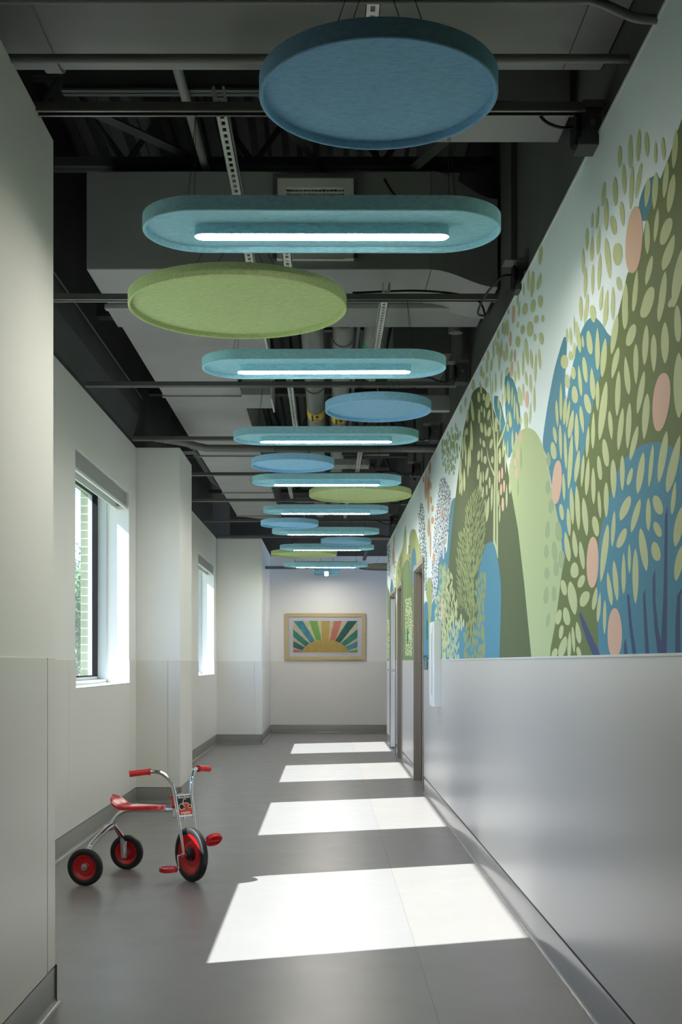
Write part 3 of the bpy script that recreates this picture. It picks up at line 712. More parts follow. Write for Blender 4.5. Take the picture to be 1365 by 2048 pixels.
# frame: main tube down to a fork of two rear legs
m = MB()
m.sweep(smooth_path([(0.455,0.04,0.392),(0.38,0.02,0.388),(0.16,0,0.383),(0.10,0,0.370),(0.055,0,0.335),(0.03,0,0.285)], 8), 0.0145, 16)
for s in (-1, 1):
    m.sweep(smooth_path([(0.035,0,0.295),(0.02,s*0.07,0.27),(0.0,s*0.165,0.222),(-0.004,s*0.21,0.19),(-0.004,s*0.222,0.15),(-0.002,s*0.225,0.08)], 8), 0.0145, 16, flat=1.0)
m.sweep([(0.012,-0.03,0.278),(0.012,0.03,0.278)], 0.019, 14)
m.build('frame', M_chrome, tri, smooth=45)
for s in (-1, 1):
    m = MB(); m.box(-0.017, s*0.232-0.004, 0.07, 0.015, s*0.232+0.004, 0.17); m.lathe([(0,0),(0.01,0),(0.01,0.008),(0,0.008)], Matrix.Translation((0,s*0.226,0.1)) @ Matrix.Rotation(PI/2*s,4,'X'), 8)
    m.build('axle_plate', M_chrome, tri, smooth=30, bev=0.0015)
m = MB(); m.sweep([(0,-0.29,0.1),(0,-0.22,0.1)], 0.006, 10); m.sweep([(0,0.22,0.1),(0,0.29,0.1)], 0.006, 10); m.build('axle', M_steel, tri)
# saddle: turned up behind, narrowing to the nose
m = MB(); NU, NV = 22, 12; grid = []
for i in range(NU+1):
    u = i/NU; x = 0.035+0.315*u
    hw = 0.088*(1-0.55*u**1.4)*(min(1, (u/0.10))**0.45 if u < 0.10 else 1)
    if u > 0.9: hw *= (1-((u-0.9)/0.1)**2*0.45)
    zc = 0.404 + 0.062*max(0, (0.30-u)/0.30)**1.7 + 0.006*u
    row = []
    for j in range(NV+1):
        v = -1+2*j/NV
        row.append((x, v*hw, zc - 0.004*(1-v*v) + (0.006*v*v) - (0.010 if abs(v) > 0.98 else 0)))
    grid.append(row)
b = 0
for r in grid: m.v += r
for r in grid: m.v += [(x,y,z-0.014) for x,y,z in r]
W_ = NV+1; T_ = (NU+1)*W_
for i in range(NU):
    for j in range(NV):
        a = i*W_+j
        m.f.append([a, a+1, a+W_+1, a+W_]); m.m.append(0); m.f.append([T_+a, T_+a+W_, T_+a+W_+1, T_+a+1]); m.m.append(0)
for i in range(NU):
    for j in (0, NV):
        a = i*W_+j; m.f.append([a, a+W_, T_+a+W_, T_+a]); m.m.append(0)
for j in range(NV):
    for i in (0, NU):
        a = i*W_+j; m.f.append([a, a+1, T_+a+1, T_+a]); m.m.append(0)
m.build('seat', M_red, tri, smooth=50, bev=0.002)
# steering assembly, turned to the right about the front wheel
ST = Matrix.Translation((0.507, 0, 0)) @ Matrix.Rotation(math.radians(-36), 4, 'Z')
def sp(u, v, z): return tuple(ST @ Vector((u, v, z)))
R36 = Matrix.Rotation(math.radians(-36), 4, 'Z')
fw, Mx = wheel(sp(0,0,0.149), 0.149, 0.040, R36, tri, 'front_wheel')
m = MB(); m.lathe([(0.0,-0.032),(0.02,-0.032),(0.027,-0.024),(0.027,-0.016),(0.036,-0.012),(0.036,0.012),(0.027,0.016),(0.027,0.024),(0.02,0.032),(0.0,0.032)], Mx, 24)
m.build('hub', mat('black_hub', (26,28,34), 0.35), fw, smooth=35)
m = MB()
for s in (-1, 1):
    m.sweep(smooth_path([sp(-0.002,s*0.047,0.140),sp(-0.010,s*0.047,0.19),sp(-0.052,s*0.050,0.345),sp(-0.062,s*0.052,0.38)], 6), 0.010, 14)
    m.lathe([(0,-0.012),(0.013,-0.012),(0.013,0.012),(0,0.012)], Matrix.Translation(sp(0,s*0.047,0.149)) @ R36 @ RY, 16)
m.build('fork', M_chrome, tri, smooth=40)
for s in (-1, 1):
    m = MB()
    m.sweep(smooth_path([sp(-0.064,s*0.052,0.385),sp(-0.082,s*0.052,0.452),sp(-0.090,s*0.056,0.50),sp(-0.108,s*0.072,0.555),sp(-0.140,s*0.105,0.592),sp(-0.165,s*0.140,0.600),sp(-0.180,s*0.170,0.599)], 8), 0.0112, 16)
    hb = m.build('handlebar', M_chrome, tri, smooth=45)
    m = MB(); P = [sp(-0.176,s*0.160,0.600),sp(-0.190,s*0.190,0.598),sp(-0.222,s*0.262,0.590)]
    m.sweep(P, [0.0165,0.0165,0.0175], 18); m.sweep([sp(-0.174,s*0.157,0.600),sp(-0.1765,s*0.162,0.600)], 0.0205, 18)
    m.build('grip', M_redgrip, hb, smooth=45)
# head plate between the fork tubes with the badge on its front
PL = Matrix.Translation((0,0,0)) @ ST @ Matrix.Translation((-0.073, 0, 0.412)) @ Matrix.Rotation(math.radians(-14), 4, 'Y')
m = MB(); m.box(-0.030,-0.0625,-0.062, 0.004,-0.0585,0.062, M=PL); m.box(-0.030,0.0585,-0.062, 0.004,0.0625,0.062, M=PL)
m.box(0.001,-0.0625,-0.062, 0.006,0.0625,0.062, M=PL); m.box(-0.030,-0.0625,0.058,0.006,0.0625,0.063, M=PL); m.box(-0.030,-0.0625,-0.063,0.006,0.0625,-0.058, M=PL)
hp = m.build('head_plate', M_chrome, tri, smooth=0, bev=0.002)
m = MB(); m.sweep([tuple(PL @ Vector((-0.022,0,-0.075))), tuple(PL @ Vector((-0.022,0,0.07)))], 0.016, 16); m.sweep([tuple(PL @ Vector((-0.022,0,-0.085))), tuple(PL @ Vector((-0.022,0,-0.07)))], 0.006, 10)
m.build('steering_tube', M_chrome, tri, smooth=40)
BK = [mat('badge_cream', (232,224,200), 0.4), mat('badge_black', (20,22,22), 0.4), mat('badge_red', (206,62,44), 0.4)]
m = MB()
def bq(y0, z0, y1, z1, d, mi): m.box(0.006, y0, z0, 0.006+d, y1, z1, mi, M=PL)
bq(-0.049,-0.056,0.049,0.056,0.0006,0); bq(-0.046,-0.012,0.046,0.053,0.0009,1); bq(-0.046,-0.053,0.046,-0.012,0.0009,2)
def ring(cy, cz, R0, R1, d0, d1, mi, n=26):
    for i in range(n):
        a, b_ = 2*PI*i/n, 2*PI*(i+1)/n
        q = [(R1*math.cos(a),R1*math.sin(a)),(R1*math.cos(b_),R1*math.sin(b_)),(R0*math.cos(b_),R0*math.sin(b_)),(R0*math.cos(a),R0*math.sin(a))]
        m.poly([PL @ Vector((0.006+d1, cy+u, cz+v)) for u, v in q], mi)
def dot(cy, cz, R1, d, mi, n=26):
    m.poly([PL @ Vector((0.006+d, cy+R1*math.cos(2*PI*i/n), cz+R1*math.sin(2*PI*i/n))) for i in range(n)], mi)
def strip(pts, wd, d, mi):
    for (a, b_), (c, e_) in zip(pts[:-1], pts[1:]):
        dx, dz = c-a, e_-b_; L = math.hypot(dx, dz); nx, nz = -dz/L*wd/2, dx/L*wd/2
        m.poly([PL @ Vector((0.006+d, p, q)) for p, q in ((a+nx,b_+nz),(a-nx,b_-nz),(c-nx,e_-nz),(c+nx,e_+nz))], mi)
# small drawing of a tricycle: red body, big and small wheel, handlebar
m.poly([PL @ Vector((0.006+0.0011, p, q)) for p, q in ((-0.010,0.010),(0.018,0.010),(0.028,-0.002),(0.028,-0.014),(-0.012,-0.014))], 2)
dot(-0.022,-0.008,0.0148,0.0013,1); ring(-0.022,-0.008,0.0145,0.018,0,0.0014,0)
dot(0.031,-0.008,0.0082,0.0013,1); ring(0.031,-0.008,0.008,0.0108,0,0.0014,0)
strip([(-0.015,0.008),(-0.003,0.034),(0.002,0.036),(0.012,0.031)],0.0035,0.0015,0); strip([(-0.012,0.012),(0.018,0.012),(0.026,0.004)],0.003,0.0015,0)
badge = m.build('badge', BK, hp, smooth=0, fix=False)
def text_part(txt, size, M, mt, parent, name='lettering'):
    cu = bpy.data.curves.new(name, 'FONT'); cu.body = txt; cu.size = size; cu.align_x = 'CENTER'; cu.align_y = 'CENTER'; cu.offset = size*0.02
    tmp = bpy.data.objects.new(name+'_tmp', cu); C.objects.link(tmp)
    dg = bpy.context.evaluated_depsgraph_get(); me = bpy.data.meshes.new_from_object(tmp.evaluated_get(dg))
    bpy.data.objects.remove(tmp, do_unlink=True); bpy.data.curves.remove(cu)
    me.transform(M); me.materials.clear(); me.materials.append(mt)
    o = bpy.data.objects.new(name, me); C.objects.link(o); o.parent = parent; me.name = name; return o
TX = PL @ Matrix.Translation((0.006+0.0018, 0, 0)) @ Matrix(((0,0,1,0),(1,0,0,0),(0,1,0,0),(0,0,0,1)))
text_part('SilverRider', 0.0178, TX @ Matrix.Translation((0,0.0445,0)), BK[0], hp)
text_part('angeles', 0.0205, TX @ Matrix.Translation((0.0,-0.041,0)), BK[0], hp)
# cranks and pedals
for s, c in ((-1, (0.018,-0.064)), (1, (-0.018,0.064))):
    m = MB(); z0 = 0.149
    m.sweep(smooth_path([sp(0,s*0.03,z0),sp(0,s*0.078,z0),sp(c[0]*0.1,s*0.088,z0+c[1]*0.12),sp(c[0]*0.9,s*0.092,z0+c[1]*0.88),sp(c[0],s*0.098,z0+c[1]),sp(c[0],s*0.20,z0+c[1])], 5), 0.0055, 10)
    ck = m.build('crank', M_steel, tri, smooth=45)
    m = MB(); tilt = math.radians(4 if s < 0 else -52)
    PM = ST @ Matrix.Translation((c[0], s*0.158, z0+c[1])) @ Matrix.Rotation(tilt, 4, 'Y')
    n = 28; th = 0.011
    def oval(a, b): return [(a*math.copysign(abs(math.cos(2*PI*i/n))**0.8, math.cos(2*PI*i/n)), b*math.copysign(abs(math.sin(2*PI*i/n))**0.8, math.sin(2*PI*i/n))) for i in range(n)]
    O, I_ = oval(0.040, 0.050), oval(0.033, 0.043)
    for i in range(n):
        j = (i+1) % n
        for P, Q in (((O[i],-th),(O[j],th)),):
            m.poly([PM @ Vector((O[i][0],O[i][1],-th)), PM @ Vector((O[j][0],O[j][1],-th)), PM @ Vector((O[j][0],O[j][1],th)), PM @ Vector((O[i][0],O[i][1],th))])
            m.poly([PM @ Vector((I_[j][0],I_[j][1],-th)), PM @ Vector((I_[i][0],I_[i][1],-th)), PM @ Vector((I_[i][0],I_[i][1],th)), PM @ Vector((I_[j][0],I_[j][1],th))])
            for zz in (-th, th): m.poly([PM @ Vector((O[i][0],O[i][1],zz)), PM @ Vector((O[j][0],O[j][1],zz)), PM @ Vector((I_[j][0],I_[j][1],zz)), PM @ Vector((I_[i][0],I_[i][1],zz))])
    for k in range(5):
        yy = -0.032+0.016*k; xx = 0.036*math.sqrt(max(0.1, 1-(yy/0.05)**2)); m.box(-xx, yy-0.003, -th*0.8, xx, yy+0.003, th*0.9, M=PM)
    m.box(-0.006,-0.046,-th*0.9, 0.006,0.046,th*0.8, M=PM)
    m.build('pedal', M_red, ck, smooth=0)

# ---------------------------------------------------------------- framed sunburst print on the end wall
PC = (-0.025, YE-0.005, 1.648)
pic = thing('framed_picture', 'framed sunburst print with coloured rays hanging on the far end wall', 'picture', PC)
hw, hh = 0.690, 0.400; fw_ = 0.062
m = MB()
for x0, z0, x1, z1 in ((-hw,-hh,-hw+fw_,hh),(hw-fw_,-hh,hw,hh),(-hw+fw_,hh-fw_,hw-fw_,hh),(-hw+fw_,-hh,hw-fw_,-hh+fw_)):
    m.box(x0,-0.032,z0,x1,-0.001,z1)
m.build('frame', mat('maple_frame', (196,178,132), 0.45, var=0.08, vscale=8, stretch=(1,1,6)), pic, smooth=0, bev=0.003)
m = MB(); m.box(-hw+fw_,-0.018,-hh+fw_,hw-fw_,-0.004,hh-fw_); m.build('mat_board', mat('picture_mat', (214,214,222), 0.7), pic, smooth=0)
pw, ph0, ph1 = 0.553, -0.272, 0.272
PCOL = [('cream',(206,200,168)),('gold',(196,170,92)),('green',(122,176,88)),('teal',(74,150,165)),('jade',(58,138,116)),('slate',(62,112,118)),('coral',(206,126,110)),('deep',(36,104,94))]
PMT = [mat('print_'+n_, c_, 0.5, var=(0.22 if n_ in ('deep','jade','slate','teal') else 0.08), vscale=14) for n_, c_ in PCOL]
m = MB(); yy = -0.0185
m.poly([(-pw,yy,ph0),(pw,yy,ph0),(pw,yy,ph1),(-pw,yy,ph1)], 0)
def P2(X, Y): # zoomed crop coordinates of the print to board coordinates
    return ((X-690)/403*pw, (458-Y)/202*0.272)
rays = [([(292,258),(410,258),(562,510),(505,540)],3),([(487,258),(590,258),(640,500),(575,505)],2),([(640,258),(745,258),(735,500),(648,500)],1),
        ([(800,258),(898,258),(815,508),(745,500)],6),([(970,258),(1092,258),(875,540),(812,510)],7),([(1093,360),(1093,470),(930,585),(880,545)],4),
        ([(1093,515),(1093,590),(965,640),(935,592)],3),([(1093,622),(1093,660),(965,660),(965,650)],2),([(287,362),(287,455),(440,585),(492,545)],4),
        ([(287,512),(287,595),(405,635),(435,592)],5),([(287,618),(287,660),(410,660),(405,640)],6)]
for k, (pp, mi) in enumerate(rays):
    m.poly([(P2(*q)[0], yy-0.0004, P2(*q)[1]) for q in pp], mi)
cx, cz = P2(690, 780); cx0 = 0
arc = []
for i in range(31):
    a = PI*i/30; X = 690+300*math.cos(a); Y = 700-205*math.sin(a)
    if Y < 660: arc.append((X, Y))
arc = [(arc[0][0]+4, 660)] + arc + [(arc[-1][0]-4, 660)]
m.poly([(P2(*q)[0], yy-0.0008, P2(*q)[1]) for q in arc], 1)
m.build('print', PMT, pic, smooth=0, fix=False)
m = MB(); m.box(-hw+fw_,-0.023,-hh+fw_,hw-fw_,-0.021,hh-fw_)
m.build('glazing', glass_mat('picture_glass', (0.97,0.97,0.97)), pic, smooth=0)

# ---------------------------------------------------------------- things on the right wall
t = thing('wall_cabinet', 'tall shallow white cabinet mounted on the mural wall beside the nearest doorway', 'cabinet', (XR, 9.62, 0.858))
m = MB(); m.prism([(-0.001,-0.16),(-0.060,-0.16),(-0.070,-0.145),(-0.070,0.145),(-0.060,0.16),(-0.001,0.16)], 'z', 0.0, 0.67)
m.build('body', M_white, t, smooth=20, bev=0.003)
m = MB(); m.box(-0.0735,-0.13,0.03,-0.070,0.13,0.64); dr = m.build('door', M_white, t, smooth=0, bev=0.001)
m = MB(); m.box(-0.0745,-0.10,0.09,-0.0736,-0.086,0.58); m.build('door_slot', M_blackgasket, dr, smooth=0)
M_sign = mat('green_sign', (38,130,104), 0.4)
for y, lab in ((10.86,'small green room sign on the wall beside the nearest doorway'),(13.42,'small green room sign between the first and second doorways')):
    m = MB(); m.box(-0.008,-0.075,-0.085,0,0.075,0.085)
    tag(m.build('room_sign', M_sign, loc=(XR-0.001, y, 1.50), smooth=0, bev=0.001), lab, 'sign', 'green room signs')
t = thing('wall_holder', 'small clear holder on the wall just past the white cabinet', 'holder', (XR-0.005, 10.75, 1.14))
m = MB(); m.box(-0.030,-0.06,0,-0.027,0.06,0.13); m.box(-0.030,-0.06,0,0,0.06,0.004); m.box(-0.03,-0.06,0,0,-0.057,0.13); m.box(-0.03,0.057,0,0,0.06,0.13)
m.build('tray', glass_mat('clear_acrylic', (0.8,0.88,0.88)), t, smooth=0)
m = MB(); m.box(-0.022,-0.05,0.005,-0.006,0.05,0.11); m.build('contents', mat('card_stack', (190,200,205), 0.6), t, smooth=0)

# ---------------------------------------------------------------- outdoors beyond the window
m = MB(); m.box(-60,-20,-0.45,-2.16,70,-0.3)
struct(m, 'ground_outside', mat('grass_lawn', (104,118,84), 0.9, var=0.3, vscale=6), 'green lawn outside the window', smooth=0)
def tree(x, y, h, r, label, seed):
    rg = random.Random(seed)
    t = thing('tree', label, 'tree', (x, y, -0.3))
    m = MB(); m.sweep(smooth_path([(0,0,0),(0.05,0,h*0.3),(-0.05,0.05,h*0.6)], 4), [0.16-0.012*i for i in range(9)], 10)
    for k in range(7):
        a = rg.uniform(0,2*PI); zz = h*rg.uniform(0.3,0.55); m.sweep([(0,0,zz),(r*0.35*math.cos(a),r*0.35*math.sin(a),zz+h*0.15),(r*0.7*math.cos(a),r*0.7*math.sin(a),zz+h*0.25)], [0.06,0.04,0.015], 6)
    m.build('trunk', mat('bark_%d' % seed, (96,84,70), 0.9), t)
    m = MB()
    for k in range(12000):
        a, b_ = rg.uniform(0,2*PI), math.acos(rg.uniform(-1,1)); q = rg.uniform(0.2,1)**0.5*(0.8+0.2*math.sin(3*a+seed))
        c = Vector((r*q*math.sin(b_)*math.cos(a), r*q*math.sin(b_)*math.sin(a), h*0.62+h*0.36*q*math.cos(b_)))
        d = Vector((rg.gauss(0,1),rg.gauss(0,1),rg.gauss(0,1))).normalized(); e_ = d.cross(Vector((rg.gauss(0,1),rg.gauss(0,1),rg.gauss(0,1)))).normalized()
        L = rg.uniform(0.035,0.06); m.poly([c-d*L, c+e_*L*0.45, c+d*L, c-e_*L*0.45])
    m.build('foliage', mat('foliage_%d' % seed, (104,132,88), 0.8, var=0.3, vscale=2), t, smooth=0, fix=False)
tree(-4.6, 20.5, 3.4, 1.1, 'leafy green tree just past the brick jamb outside the nearer window', 3)
tree(-8.5, 36.0, 5.6, 2.4, 'larger green tree farther off outside the nearer window', 5)
t = thing('railing', 'pale metal railing on the lawn outside the nearer window', 'fence', (-5, 18.0, -0.3))
m = MB()
for z in (0.25, 1.25): m.box(-7,-0.02,z,2.2,0.02,z+0.04)
m.build('rail', M_white, t, smooth=0)
m = MB(); x = -6.95
while x < 2.2: m.box(x,-0.01,0,x+0.02,0.01,1.25); x += 0.12
m.build('baluster', M_white, t, smooth=0)
MUR = dict(sky=(236,250,254), darkgreen=(112,127,78), olive=(94,107,74), blue=(86,146,168), leaf=(198,208,158), pale=(186,201,152), pink=(226,190,166),
           navy=(72,88,128), tan=(214,172,140), lime=(172,184,126), moss=(116,140,92), ink=(108,118,132), lavender=(212,218,232), ghost=(166,184,142), straw=(148,162,110))
# ---------------------------------------------------------------- painted mural on the right wall
def A_(x, y): return (940+x/3.2118, 220+y/3.2118)
def B_(x, y): return (1050+x/4.3333, 600+y/4.3333)
def C_(x, y): return (1050+x/4.3333, 940+y/4.3333)
def D_(x, y): return (850+x/3.2, 700+y/3.2)
def E_(x, y): return (760+x/4.655, 900+y/4.655)
def F_(x, y): return (880+x/6.205, 620+y/6.205)
def G_(x, y): return (880+x/6.825, 860+y/6.825)
def H_(x, y): return (880+x/6.825, 1080+y/6.825)
def I_c(x, y): return (770+x/7.583, 1060+y/7.583)
def wall(p):
    """photograph point -> (distance down the wall, height) on the plane of the right wall"""
    Y = FOC*XR/(p[0]-VPX); return (Y, CAM_H+(VPY-p[1])*Y/FOC)
RECTS = []
y_ = 1.0
for a, b in DOORS:
    RECTS.append((y_, a-0.05, JZ+0.008, MTOP)); RECTS.append((a-0.05, b+0.05, DZ+0.05, MTOP)); y_ = b+0.05
RECTS.append((y_, 18.0, JZ+0.008, MTOP))
def clip(poly, r):
    def cut(P, ins, inter):
        out = []
        for i in range(len(P)):
            a, b = P[i-1], P[i]
            ia, ib = ins(a), ins(b)
            if ib:
                if not ia: out.append(inter(a, b))
                out.append(b)
            elif ia: out.append(inter(a, b))
        return out
    def ix(v): return lambda a, b: (v, a[1]+(b[1]-a[1])*(v-a[0])/(b[0]-a[0]))
    def iy(v): return lambda a, b: (a[0]+(b[0]-a[0])*(v-a[1])/(b[1]-a[1]), v)
    P = poly
    for ins, inter in ((lambda p: p[0] >= r[0], ix(r[0])), (lambda p: p[0] <= r[1], ix(r[1])), (lambda p: p[1] >= r[2], iy(r[2])), (lambda p: p[1] <= r[3], iy(r[3]))):
        if not P: return []
        P = cut(P, ins, inter)
    return P
MC = [('sky',MUR['sky']),('darkgreen',MUR['darkgreen']),('olive',MUR['olive']),('blue',MUR['blue']),('leaf',MUR['leaf']),('pale',MUR['pale']),('pink',MUR['pink']),
      ('navy',MUR['navy']),('tan',MUR['tan']),('lime',MUR['lime']),('moss',MUR['moss']),('ink',MUR['ink']),('lavender',MUR['lavender']),('ghost',MUR['ghost']),('straw',MUR['straw'])]
MI = {n: i for i, (n, c) in enumerate(MC)}
M_mur = [mat('mural_'+n, c, 0.7, spec=0.18) for n, c in MC]
mur = MB(); BASE_X = XR-0.0012
NLAY = [0]
def lay(pts, col, layer):
    NLAY[0] += 1; layer = layer+(NLAY[0] % 97)*0.008
    for r in RECTS:
        P = clip(pts, r)
        if len(P) >= 3:
            mur.poly([(BASE_X-0.00012*layer, u, v) for u, v in P], MI[col])
def region(fn, pts, col, layer, smooth=True):
    q = [fn(*p) for p in pts] if fn else pts
    if smooth:
        out = []; n = len(q)
        for i in range(n):      # rounded outline through the traced points
            a, b, c, d = q[i-1], q[i], q[(i+1) % n], q[(i+2) % n]
            L = math.hypot(c[0]-b[0], c[1]-b[1])
            k = 5 if L < 60 else 1
            for j in range(k):
                t = j/k
                out.append(tuple(0.5*((2*b[e]) + (c[e]-a[e])*t + (2*a[e]-5*b[e]+4*c[e]-d[e])*t*t + (3*b[e]-a[e]-3*c[e]+d[e])*t**3) for e in (0,1)) if k > 1 else b)
        q = out
    lay([wall(p) for p in q], col, layer)
def leaf(fn, cx, cy, w_, h, lean=0, o=0, col='leaf', layer=8):
    """o=0 pointed blade, o=1 rounded"""
    k = fn(1, 0)[0]-fn(0, 0)[0] if fn else 1
    x0, y0 = fn(cx, cy) if fn else (cx, cy)
    W, Hh, ln = w_*k/2, h*k/2, lean*k/2
    n = 12; q = []
    sk = (((cx*7+cy*13) % 10)/10-0.5)*0.5
    for i in range(2*n):
        a = PI*i/n
        s, c = math.sin(a), math.cos(a)     # c: along, s: across
        ww = W*(math.copysign(abs(s)**(1.35 if not o else 0.9), s))*(1+sk*c*(0.5 if o else 1))
        q.append((x0 + ww + ln*c, y0 - Hh*c))
    lay([wall(p) for p in q], col, layer)
def many(fn, s, col='leaf', layer=8):
    for tk in s.split():
        v = tk.rstrip('o').split(','); v = [float(e) for e in v]
        leaf(fn, v[0], v[1], v[2], v[3], v[4] if len(v) > 4 else 0, 1 if tk.endswith('o') else 0, col, layer)
def stroke(fn, pts, widths, col, layer):
    q = [fn(*p) for p in pts]; k = fn(1, 0)[0]-fn(0, 0)[0]; L, R_ = [], []
    for i, p in enumerate(q):
        a, b = q[max(0,i-1)], q[min(len(q)-1,i+1)]; dx, dy = b[0]-a[0], b[1]-a[1]; l = math.hypot(dx, dy) or 1
        w2 = widths[i]*k/2; L.append((p[0]-dy/l*w2, p[1]+dx/l*w2)); R_.append((p[0]+dy/l*w2, p[1]-dx/l*w2))
    for i in range(len(q)-1): lay([wall(p) for p in (L[i], L[i+1], R_[i+1], R_[i])], col, layer)
def inside(p, poly):
    r = False
    for i in range(len(poly)):
        (x1,y1),(x2,y2) = poly[i-1], poly[i]
        if (y1 > p[1]) != (y2 > p[1]) and p[0] < (x2-x1)*(p[1]-y1)/(y2-y1)+x1: r = not r
    return r
def scatter(fn, poly, n, w0, w1, h0, h1, lean, col, layer, seed, o=0, gap=0.8, fan=None):
    rg = random.Random(seed); got = []
    xs, ys = [p[0] for p in poly], [p[1] for p in poly]
    for _ in range(n*25):
        if len(got) >= n: break
        p = (rg.uniform(min(xs), max(xs)), rg.uniform(min(ys), max(ys)))
        if not inside(p, poly): continue
        ww, hh_ = rg.uniform(w0, w1), rg.uniform(h0, h1)
        if any(abs(p[0]-q[0]) < gap*(ww+q[2])/2+2 and abs(p[1]-q[1]) < gap*(hh_+q[3])/2 for q in got): continue
        got.append((p[0], p[1], ww, hh_))
        ln = lean*rg.uniform(-1, 1) if fan is None else (p[0]-fan)*0.2+rg.uniform(-lean, lean)*0.4
        leaf(fn, p[0], p[1], ww, hh_, ln, o if o < 2 else (rg.random() < 0.5), col, layer)
# sky over the whole wall
for r in RECTS:
    mur.box(BASE_X, r[0], r[2], XR-0.0002, r[1], r[3], MI['sky'])
# hills and domes, back to front
region(A_, [(1090,620),(1110,530),(1145,455),(1185,425),(1220,435),(1236,455),(1210,560),(1150,700),(1100,700)], 'blue', 1)
region(B_, [(160,1240),(190,990),(230,760),(262,600),(300,460),(335,345),(355,318),(368,345),(370,400),(366,500),(356,640),(355,760),(362,880),(372,850),(385,760),(405,640),(430,520),(440,480),(452,410),(475,330),(500,260),(530,200),(560,165),(590,153),(625,158),(655,185),(690,230),(745,310),(900,400),(900,1000),(700,1500),(560,1900),(420,2260),(330,2230),(290,1990),(265,1760),(235,1590),(215,1480),(190,1350)], 'blue', 1)
region(I_c, [(340,450),(300,500),(270,590),(245,720),(225,900),(215,1100),(210,1990),(455,1990),(450,1300),(432,950),(410,740),(385,530),(365,465)], 'moss', 3)
region(I_c, [(447,265),(425,310),(410,400),(400,560),(400,700),(415,820),(440,910),(470,860),(486,600),(480,450),(470,340),(458,280)], 'blue', 2)
region(E_, [(315,735),(295,748),(280,790),(272,870),(262,960),(230,1000),(190,1100),(150,1500),(150,2000),(330,2000),(330,1500),(410,1250),(410,1100),(392,1000),(375,900),(352,810),(335,750)], 'lime', 1)
region(E_, [(240,700),(232,760),(215,900),(160,1080),(150,1300),(200,1400),(250,1000),(250,800),(245,720)], 'lime', 1)
region(I_c, [(50,870),(75,960),(100,1120),(110,1500),(110,1990),(40,1990),(40,900)], 'moss', 2)
region(I_c, [(105,740),(88,850),(80,1000),(98,1350),(106,1700),(112,1700),(128,1100),(126,820)], 'blue', 1)
region(I_c, [(910,260),(880,290),(850,340),(830,430),(812,650),(800,900),(765,1040),(735,1065),(712,1150),(700,1400),(700,1990),(930,1990),(930,260)], 'blue', 1, False)
region(I_c, [(635,1080),(612,1110),(600,1180),(600,1990),(675,1990),(672,1400),(660,1150)], 'blue', 2)
region(I_c, [(685,722),(655,750),(636,850),(628,960),(645,1060),(660,1180),(668,1400),(670,1990),(702,1990),(704,1300),(712,1150),(728,1050),(742,940),(735,840),(718,750),(700,728)], 'lime', 3)
region(D_, [(190,948),(172,975),(158,1080),(150,1200),(142,1290),(120,1310),(92,1330),(85,1500),(70,1700),(60,1990),(260,1990),(260,1100),(215,960)], 'blue', 1)
region(F_, [(680,1080),(700,1066),(725,1072),(740,1110),(770,1180),(800,1320),(830,1460),(850,1560),(830,1640),(790,1640),(760,1500),(730,1380),(700,1300),(680,1200)], 'blue', 1)
region(F_, [(815,830),(850,800),(872,770),(880,830),(905,850),(930,900),(965,1010),(990,1130),(1003,1270),(1010,1440),(1000,1500),(960,1590),(935,1650),(910,1740),(880,1800),(850,1830),(810,1700),(805,1600),(825,1480),(822,1300),(812,1100),(808,940)], 'blue', 1)
region(G_, [(880,-80),(1050,-60),(1080,0),(1060,70),(1010,220),(960,380),(930,300),(880,130),(830,60),(800,-60)], 'blue', 1)
region(D_, [(355,236),(328,250),(305,280),(285,370),(262,460),(248,530),(232,660),(215,800),(200,930),(190,1000),(165,1250),(150,1420),(128,1520),(112,1700),(110,1990),(690,1990),(640,1500),(600,1150),(575,1000),(556,900),(540,800),(500,560),(470,460),(425,330),(400,272),(380,245)], 'olive', 2)
region(D_, [(665,498),(630,508),(600,545),(575,600),(556,680),(545,760),(543,840),(556,900),(600,1150),(640,1500),(688,1990),(810,1990),(840,1800),(880,1500),(905,1420),(885,1290),(870,1150),(850,1050),(830,950),(812,860),(800,790),(785,720),(770,650),(740,570),(705,518)], 'pale', 3)
region(D_, [(425,1228),(395,1245),(375,1300),(358,1370),(340,1470),(335,1600),(345,1720),(325,1760),(310,1840),(290,1870),(265,1780),(225,1730),(190,1745),(165,1790),(150,1850),(140,1990),(480,1990),(487,1780),(492,1560),(484,1440),(470,1340),(455,1270),(442,1236)], 'blue', 5)
# the great dark green hill, carried on past the near edge of the view
hill = [(1365,240),(1341.6,310),(1313.6,382),(1295,438),(1282,500),(1268,525),(1256,550),(1247,590),(1239,625),(1222,680),(1208,730),(1196,775),(1188.5,808),(1178,860),(1170,905),(1162,940),(1154,971.6),(1148,1005),(1143.5,1037),(1138,1075),(1132,1111),(1125,1148),(1121,1180),(1117,1212),(1112,1249),(1107,1275),(1103,1295),(1101,1330)]
lay([wall(p) for p in hill] + [(1.0, JZ), (1.0, MTOP-0.35), (1.6, MTOP-0.2), (2.4, MTOP-0.05)], 'darkgreen', 4)
region(None, [(1222,993),(1228,965),(1236,945),(1248,923),(1260,909),(1281,893),(1300,886),(1316,884),(1330,887),(1348,895),(1365,912),(1400,960),(1450,1050),(1500,1180),(1520,1340),(1201,1340),(1199,1300),(1196,1220),(1197,1150),(1200,1083),(1210,1035)], 'blue', 6)
